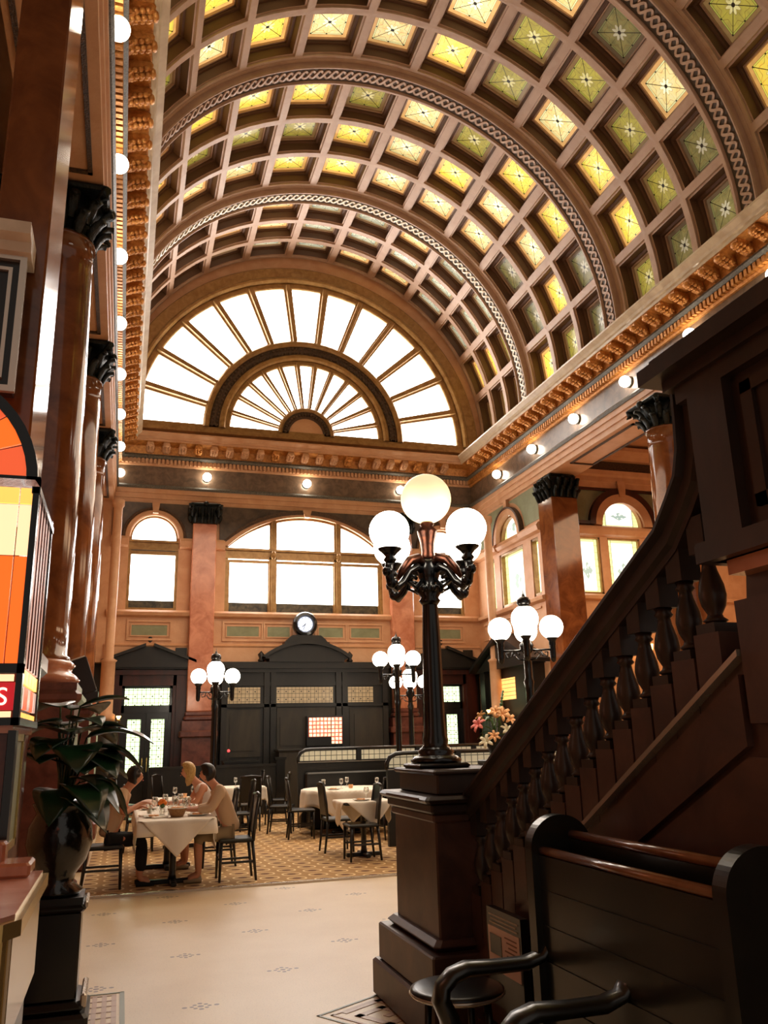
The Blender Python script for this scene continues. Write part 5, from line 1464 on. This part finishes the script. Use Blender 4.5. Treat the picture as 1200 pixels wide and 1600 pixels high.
# ------------------------------------------------------------------ partitions and booths
def partition(x0, x1, y, label, zt, n, curve=True):
    t = thing('glass_partition', label, 'partition', (x0, y, 0))
    L_ = x1-x0
    MB().box(0, L_, -.04, .04, .018, zt-.26).build('lower_panel', T['wood'], t)
    m = MB()
    if curve:
        m.tube([(0, 0, zt-.24), (.0, 0, zt-.15), (.05, 0, zt-.06), (.15, 0, zt-.01), (.28, 0, zt), (L_, 0, zt)], .035, 8)
    else: m.tube([(0, 0, zt), (L_, 0, zt)], .035, 8)
    m.box(0, L_, -.05, .05, zt-.27, zt-.22)
    for k in range(n+1):
        x = L_*k/n
        if k or not curve: m.box(x-.05, x+.03, -.045, .045, zt-.25, zt)
    m.build('rail', T['black'], t)
    MB().box(0, L_, -.06, -.05, zt-.245, zt-.235).build('brass_strip', T['steel'], t)
    for k in range(n):
        a, b_ = L_*k/n+.05, L_*(k+1)/n-.07
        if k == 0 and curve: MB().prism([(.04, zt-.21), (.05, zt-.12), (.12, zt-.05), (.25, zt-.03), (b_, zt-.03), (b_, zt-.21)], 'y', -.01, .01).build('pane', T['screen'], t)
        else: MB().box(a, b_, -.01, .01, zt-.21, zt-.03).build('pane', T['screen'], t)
    return t
partition(3.28, 8.2, 16.45, 'long dark partition with ribbed glass strip behind the round table', 1.44, 4)
partition(3.98, 7.6, 12.9, 'nearer partition with curved end and glass strip behind the foreground lamp', 1.38, 3)
for x0, x1, y, lab in ((4.2, 7.4, 13.35, 'black bench seat behind the nearer partition'), (3.4, 8.0, 16.1, 'black bench seat along the long partition')):
    t = thing('banquette', lab, 'bench', (x0, y, .018))
    MB().box(0, x1-x0, -.2, .2, 0, .45, .03).build('seat', T['leather'], t); MB().box(0, x1-x0, .18, .28, .45, 1.0, .03).build('backrest', T['leather'], t)
t = thing('low_partition', 'low dark wooden partition with small post left of the lit grid', 'partition', (.6, 19.9, 0))
MB().box(0, 2.9, -.04, .04, .018, 1.06).box(0, 2.9, -.07, .07, 1.06, 1.12).build('panel', T['wood'], t)
MB().box(2.85, 3.05, -.1, .1, .018, 1.2).box(2.82, 3.08, -.13, .13, 1.2, 1.26).build('post', T['black'], t)
t = thing('side_station', 'dark waiter station between pilaster and low partition', 'cabinet', (2.75, 20.9, 0))
MB().box(-.4, .4, -.25, .25, .018, 1.15).build('body', T['black'], t); MB().box(-.42, .42, -.27, .27, 1.15, 1.19).box(-.32, -.28, -.22, -.18, 1.19, 1.39).build('top', T['wood'], t)
MB().sphere((-.3, -.2, 1.42), .035, 10, 8).build('red_lamp', emit('red_lamp', (1, .08, .08), 1.2), t)

# flower arrangement
ps_ = thing('flower_stand', 'dark pedestal stand under the lily arrangement by the stair rail', 'pedestal', (5.12, 11.3, .018))
MB().box(-.2, .2, -.2, .2, 0, .06, .01).box(-.14, .14, -.14, .14, .06, 1.2, .01).box(-.2, .2, -.2, .2, 1.2, 1.26, .01).build('body', T['wood'], ps_)
fa = thing('flower_arrangement', 'tall arrangement of pink and peach lilies seen above the stair rail', 'flowers', (5.12, 11.3, 1.278))
MB().lathe([(.09, 0), (.11, .03), (.07, .08), (.12, .2), (.1, .3), (.13, .33)], n=18).build('vase', T['bronze'], fa)
rq = random.Random(9)
for k in range(16):
    az = rq.uniform(0, 2*PI); leaf(fa, (0, 0, .3), az, rq.uniform(.16, .3), .03, rq.uniform(0, .15), rq.uniform(.02, .3), T['leaf2'])
def lily(p, r, mt, az):
    m = MB()
    for k in range(6):
        t = k*PI/3; b0 = len(m.v)
        m.tube([(0, 0, 0), (r*.5, 0, r*.35), (r, 0, r*.3), (r*1.15, 0, r*.1)], [r*.08, r*.26, r*.2, r*.03], 6, flat=(1, .3)); m.xf(Matrix.Rotation(t, 4, 'Z'), b0)
    m.xf(Matrix.Translation(p) @ Matrix.Rotation(az, 4, 'Z') @ Matrix.Rotation(1.0, 4, 'Y'))
    m.build('lily', mt, fa)
for p, r, mt, az in (((-.28, -.1, .48), .13, T['pinkpetal'], 3.6), ((.05, -.2, .62), .13, T['peach'], 4.4), ((-.06, -.22, .66), .1, T['peach'], 4.0), ((.2, -.1, .55), .12, T['peach'], 5), ((-.2, -.16, .25), .12, T['whitepetal'], 4), ((-.1, -.2, .32), .1, T['peach'], 4.5), ((.1, -.2, .4), .11, T['whitepetal'], 4.9), ((-.15, .1, .6), .1, T['peach'], 2)):
    lily(p, r*.85, mt, az)
m = MB().tube([(.05, 0, .3), (.12, 0, .7), (.16, -.02, .95)], .012, 6)
for k in range(7): m.sphere((.11+.01*k, -.01, .68+.045*k), .03-.002*k, 7, 5)
m.build('flower_spike', T['leaf2'], fa)

# ------------------------------------------------------------------ people
def skinned(name, chains, mt, parent, sub=2):
    """chains: list of lists of ((x,y,z), r[, r2]); the first point of a later chain may repeat an existing point"""
    vs, es, rs, idx = [], [], [], {}
    for ch in chains:
        prev = None
        for p, r in ch:
            key = tuple(round(c, 4) for c in p)
            if key not in idx: idx[key] = len(vs); vs.append(p); rs.append(r)
            i = idx[key]
            if prev is not None and prev != i: es.append((prev, i))
            prev = i
    me = bpy.data.meshes.new(name); me.from_pydata(vs, es, []); me.update()
    o = bpy.data.objects.new(name, me); COL.objects.link(o)
    md = o.modifiers.new('skin', 'SKIN'); md.use_smooth_shade = True
    layer = me.skin_vertices[0].data if me.skin_vertices else None
    for i, r in enumerate(rs):
        layer[i].radius = r if isinstance(r, tuple) else (r, r); layer[i].use_root = (i == 0)
    sd = o.modifiers.new('sub', 'SUBSURF'); sd.levels = sub; sd.render_levels = sub
    me.materials.append(mt)
    if parent: o.parent = parent
    return o
def seated(loc, rz, label, shirt, hair, hairlong, legs, lean=.08, sleeves='short', arm_l=None, arm_r=None):
    t = thing('person', label, 'person', loc, rz)
    hx = lean
    pel, wai, che, nk = (0, 0, .58), (.01+hx*.3, 0, .74), (.03+hx*.8, 0, .96), (.05+hx*1.25, 0, 1.14)
    hb, hc, ht = (.08+hx*1.5, 0, 1.20), (.11+hx*1.7, 0, 1.28), (.10+hx*1.7, 0, 1.36)
    chains = [[(pel, (.095, .115)), (wai, (.092, .115)), (che, (.10, .15)), (nk, .052), (hb, .06), (hc, (.085, .075)), (ht, .06)]]
    chains.append([(hc, (.085, .075)), ((hc[0]+.084, 0, hc[2]-.012), .012)])      # nose
    arms = {}
    for s in (1, -1):
        sh = (che[0]+.01, s*.16, 1.09); el = (.13+hx, s*.235, .87); wr = (.36+hx, s*.12, .86)
        if s == 1 and arm_l: el, wr = arm_l
        if s == -1 and arm_r: el, wr = arm_r
        pm = (wr[0]+.06, wr[1]-s*.02, wr[2]+.01)
        chains.append([(che, (.10, .15)), (sh, .056), (el, .040), (wr, .026), (pm, (.032, .018))])
        for f in range(4):
            o0 = (f-1.5)*.017
            L_ = (.032, .037, .035, .027)[f]
            a = (pm[0]+.035, pm[1]+o0, pm[2]); b_ = (a[0]+L_*.8, a[1], a[2]-.008); c = (b_[0]+L_*.5, b_[1], b_[2]-.020)
            chains.append([(pm, (.032, .018)), (a, .0095), (b_, .009), (c, .0075)])
        chains.append([(pm, (.032, .018)), ((pm[0]+.0, pm[1]-s*.034, pm[2]+.008), .011), ((pm[0]+.03, pm[1]-s*.045, pm[2]+.004), .009)])
        hip = (.04, s*.09, .54); kn = (.42, s*.10, .53); an = (.40, s*.10, .09)
        chains.append([(pel, (.095, .115)), (hip, .08), (kn, .062), ((.41, s*.10, .32), .054), (an, .036), ((.53, s*.10, .04), .03)])
        arms[s] = (sh, el, wr)
    skinned('body', chains, T['skin'], t)
    # clothing shells
    cl = [[((0, 0, .57), (.118, .15)), ((.0, 0, .66), (.12, .152)), (wai, (.115, .145)), (che, (.118, .168)), ((nk[0], 0, nk[2]-.035), .075)]]
    for s in (1, -1):
        sh, el, wr = arms[s]
        if sleeves == 'none': cl.append([(che, (.118, .168)), ((sh[0], sh[1]*.86, sh[2]-.0), .062)])
        elif sleeves == 'short':
            mid = tuple(sh[i]*.45+el[i]*.55 for i in range(3)); cl.append([(che, (.118, .168)), (sh, .072), (mid, .062)])
        else:
            mid = tuple(el[i]*.25+wr[i]*.75 for i in range(3)); cl.append([(che, (.118, .168)), (sh, .074), (el, .060), (mid, .046)])
    skinned('top', cl, shirt, t)
    lg = []
    for s in (1, -1): lg.append([((0, 0, .565), (.10, .12)), ((.05, s*.085, .555), .098), ((.42, s*.10, .535), .078), ((.41, s*.10, .42 if legs == 'skirt' else .16), .066)])
    skinned('skirt' if legs == 'skirt' else 'trousers', lg, T['khaki'] if legs == 'skirt' else T['blackcloth'], t)
    # hair: cap over the back and top of the head with a clear face
    m = MB(); n, mm = 20, 12; rs = []
    for i in range(mm+1):
        ph = PI*i/mm; ring = []
        for j in range(n):
            th = 2*PI*j/n; x, y, z = math.sin(ph)*math.cos(th), math.sin(ph)*math.sin(th), math.cos(ph)
            r = .118
            if x > .18 and z < .55: r = .066       # face side stays under the skin
            elif x > 0 and z < .45: r = .10
            zz = z*r*1.05
            if hairlong and z < 0 and x < .35: zz *= 1.75
            ring.append((hc[0]-.012+x*r*1.02, y*r*.92, hc[2]+.022+zz))
        rs.append(ring)
    m.rings(rs, smooth=True); m.build('hair', hair, t)
    for s in (1, -1): MB().sphere((hc[0]+.078, s*.032, hc[2]+.012), .010, 8, 6).build('eye', T['blackcloth'], t)
    m = MB().sphere((hc[0]+.078, 0, hc[2]-.045), .016, 8, 6, (.5, 1.2, .4)); m.build('mouth', T['pinkpetal'], t)
    for s in (1, -1): MB().tube([(.36, s*.10, .03), (.44, s*.10, .035), (.58, s*.10, .02)], [.035, .042, .03], 8, flat=(1, .8)).build('shoe', T['blackcloth'] if legs != 'skirt' else T['khaki'], t)
    t.scale = (.95, .95, .95)
    return t
seated((-.10, 10.85, .018), 0.05, 'person in a tan shirt seated left of the table, half hidden by the plant', T['tanshirt'], T['darkhair'], False, 'trousers', .12, arm_l=((.16, .25, .88), (.34, .12, .90)), arm_r=((.16, -.26, .86), (.36, -.10, .96)))
seated((1.34, 10.82, .018), PI-.05, 'black haired woman in a beige cardigan eating at the right of the table', T['beigeshawl'], T['darkhair'], False, 'skirt', .14, sleeves='long')
seated((1.26, 12.1, .018), PI+.1, 'blond woman in a white sleeveless top at the far right of the table', T['whitetop'], T['blond'], True, 'skirt', .18, sleeves='none')
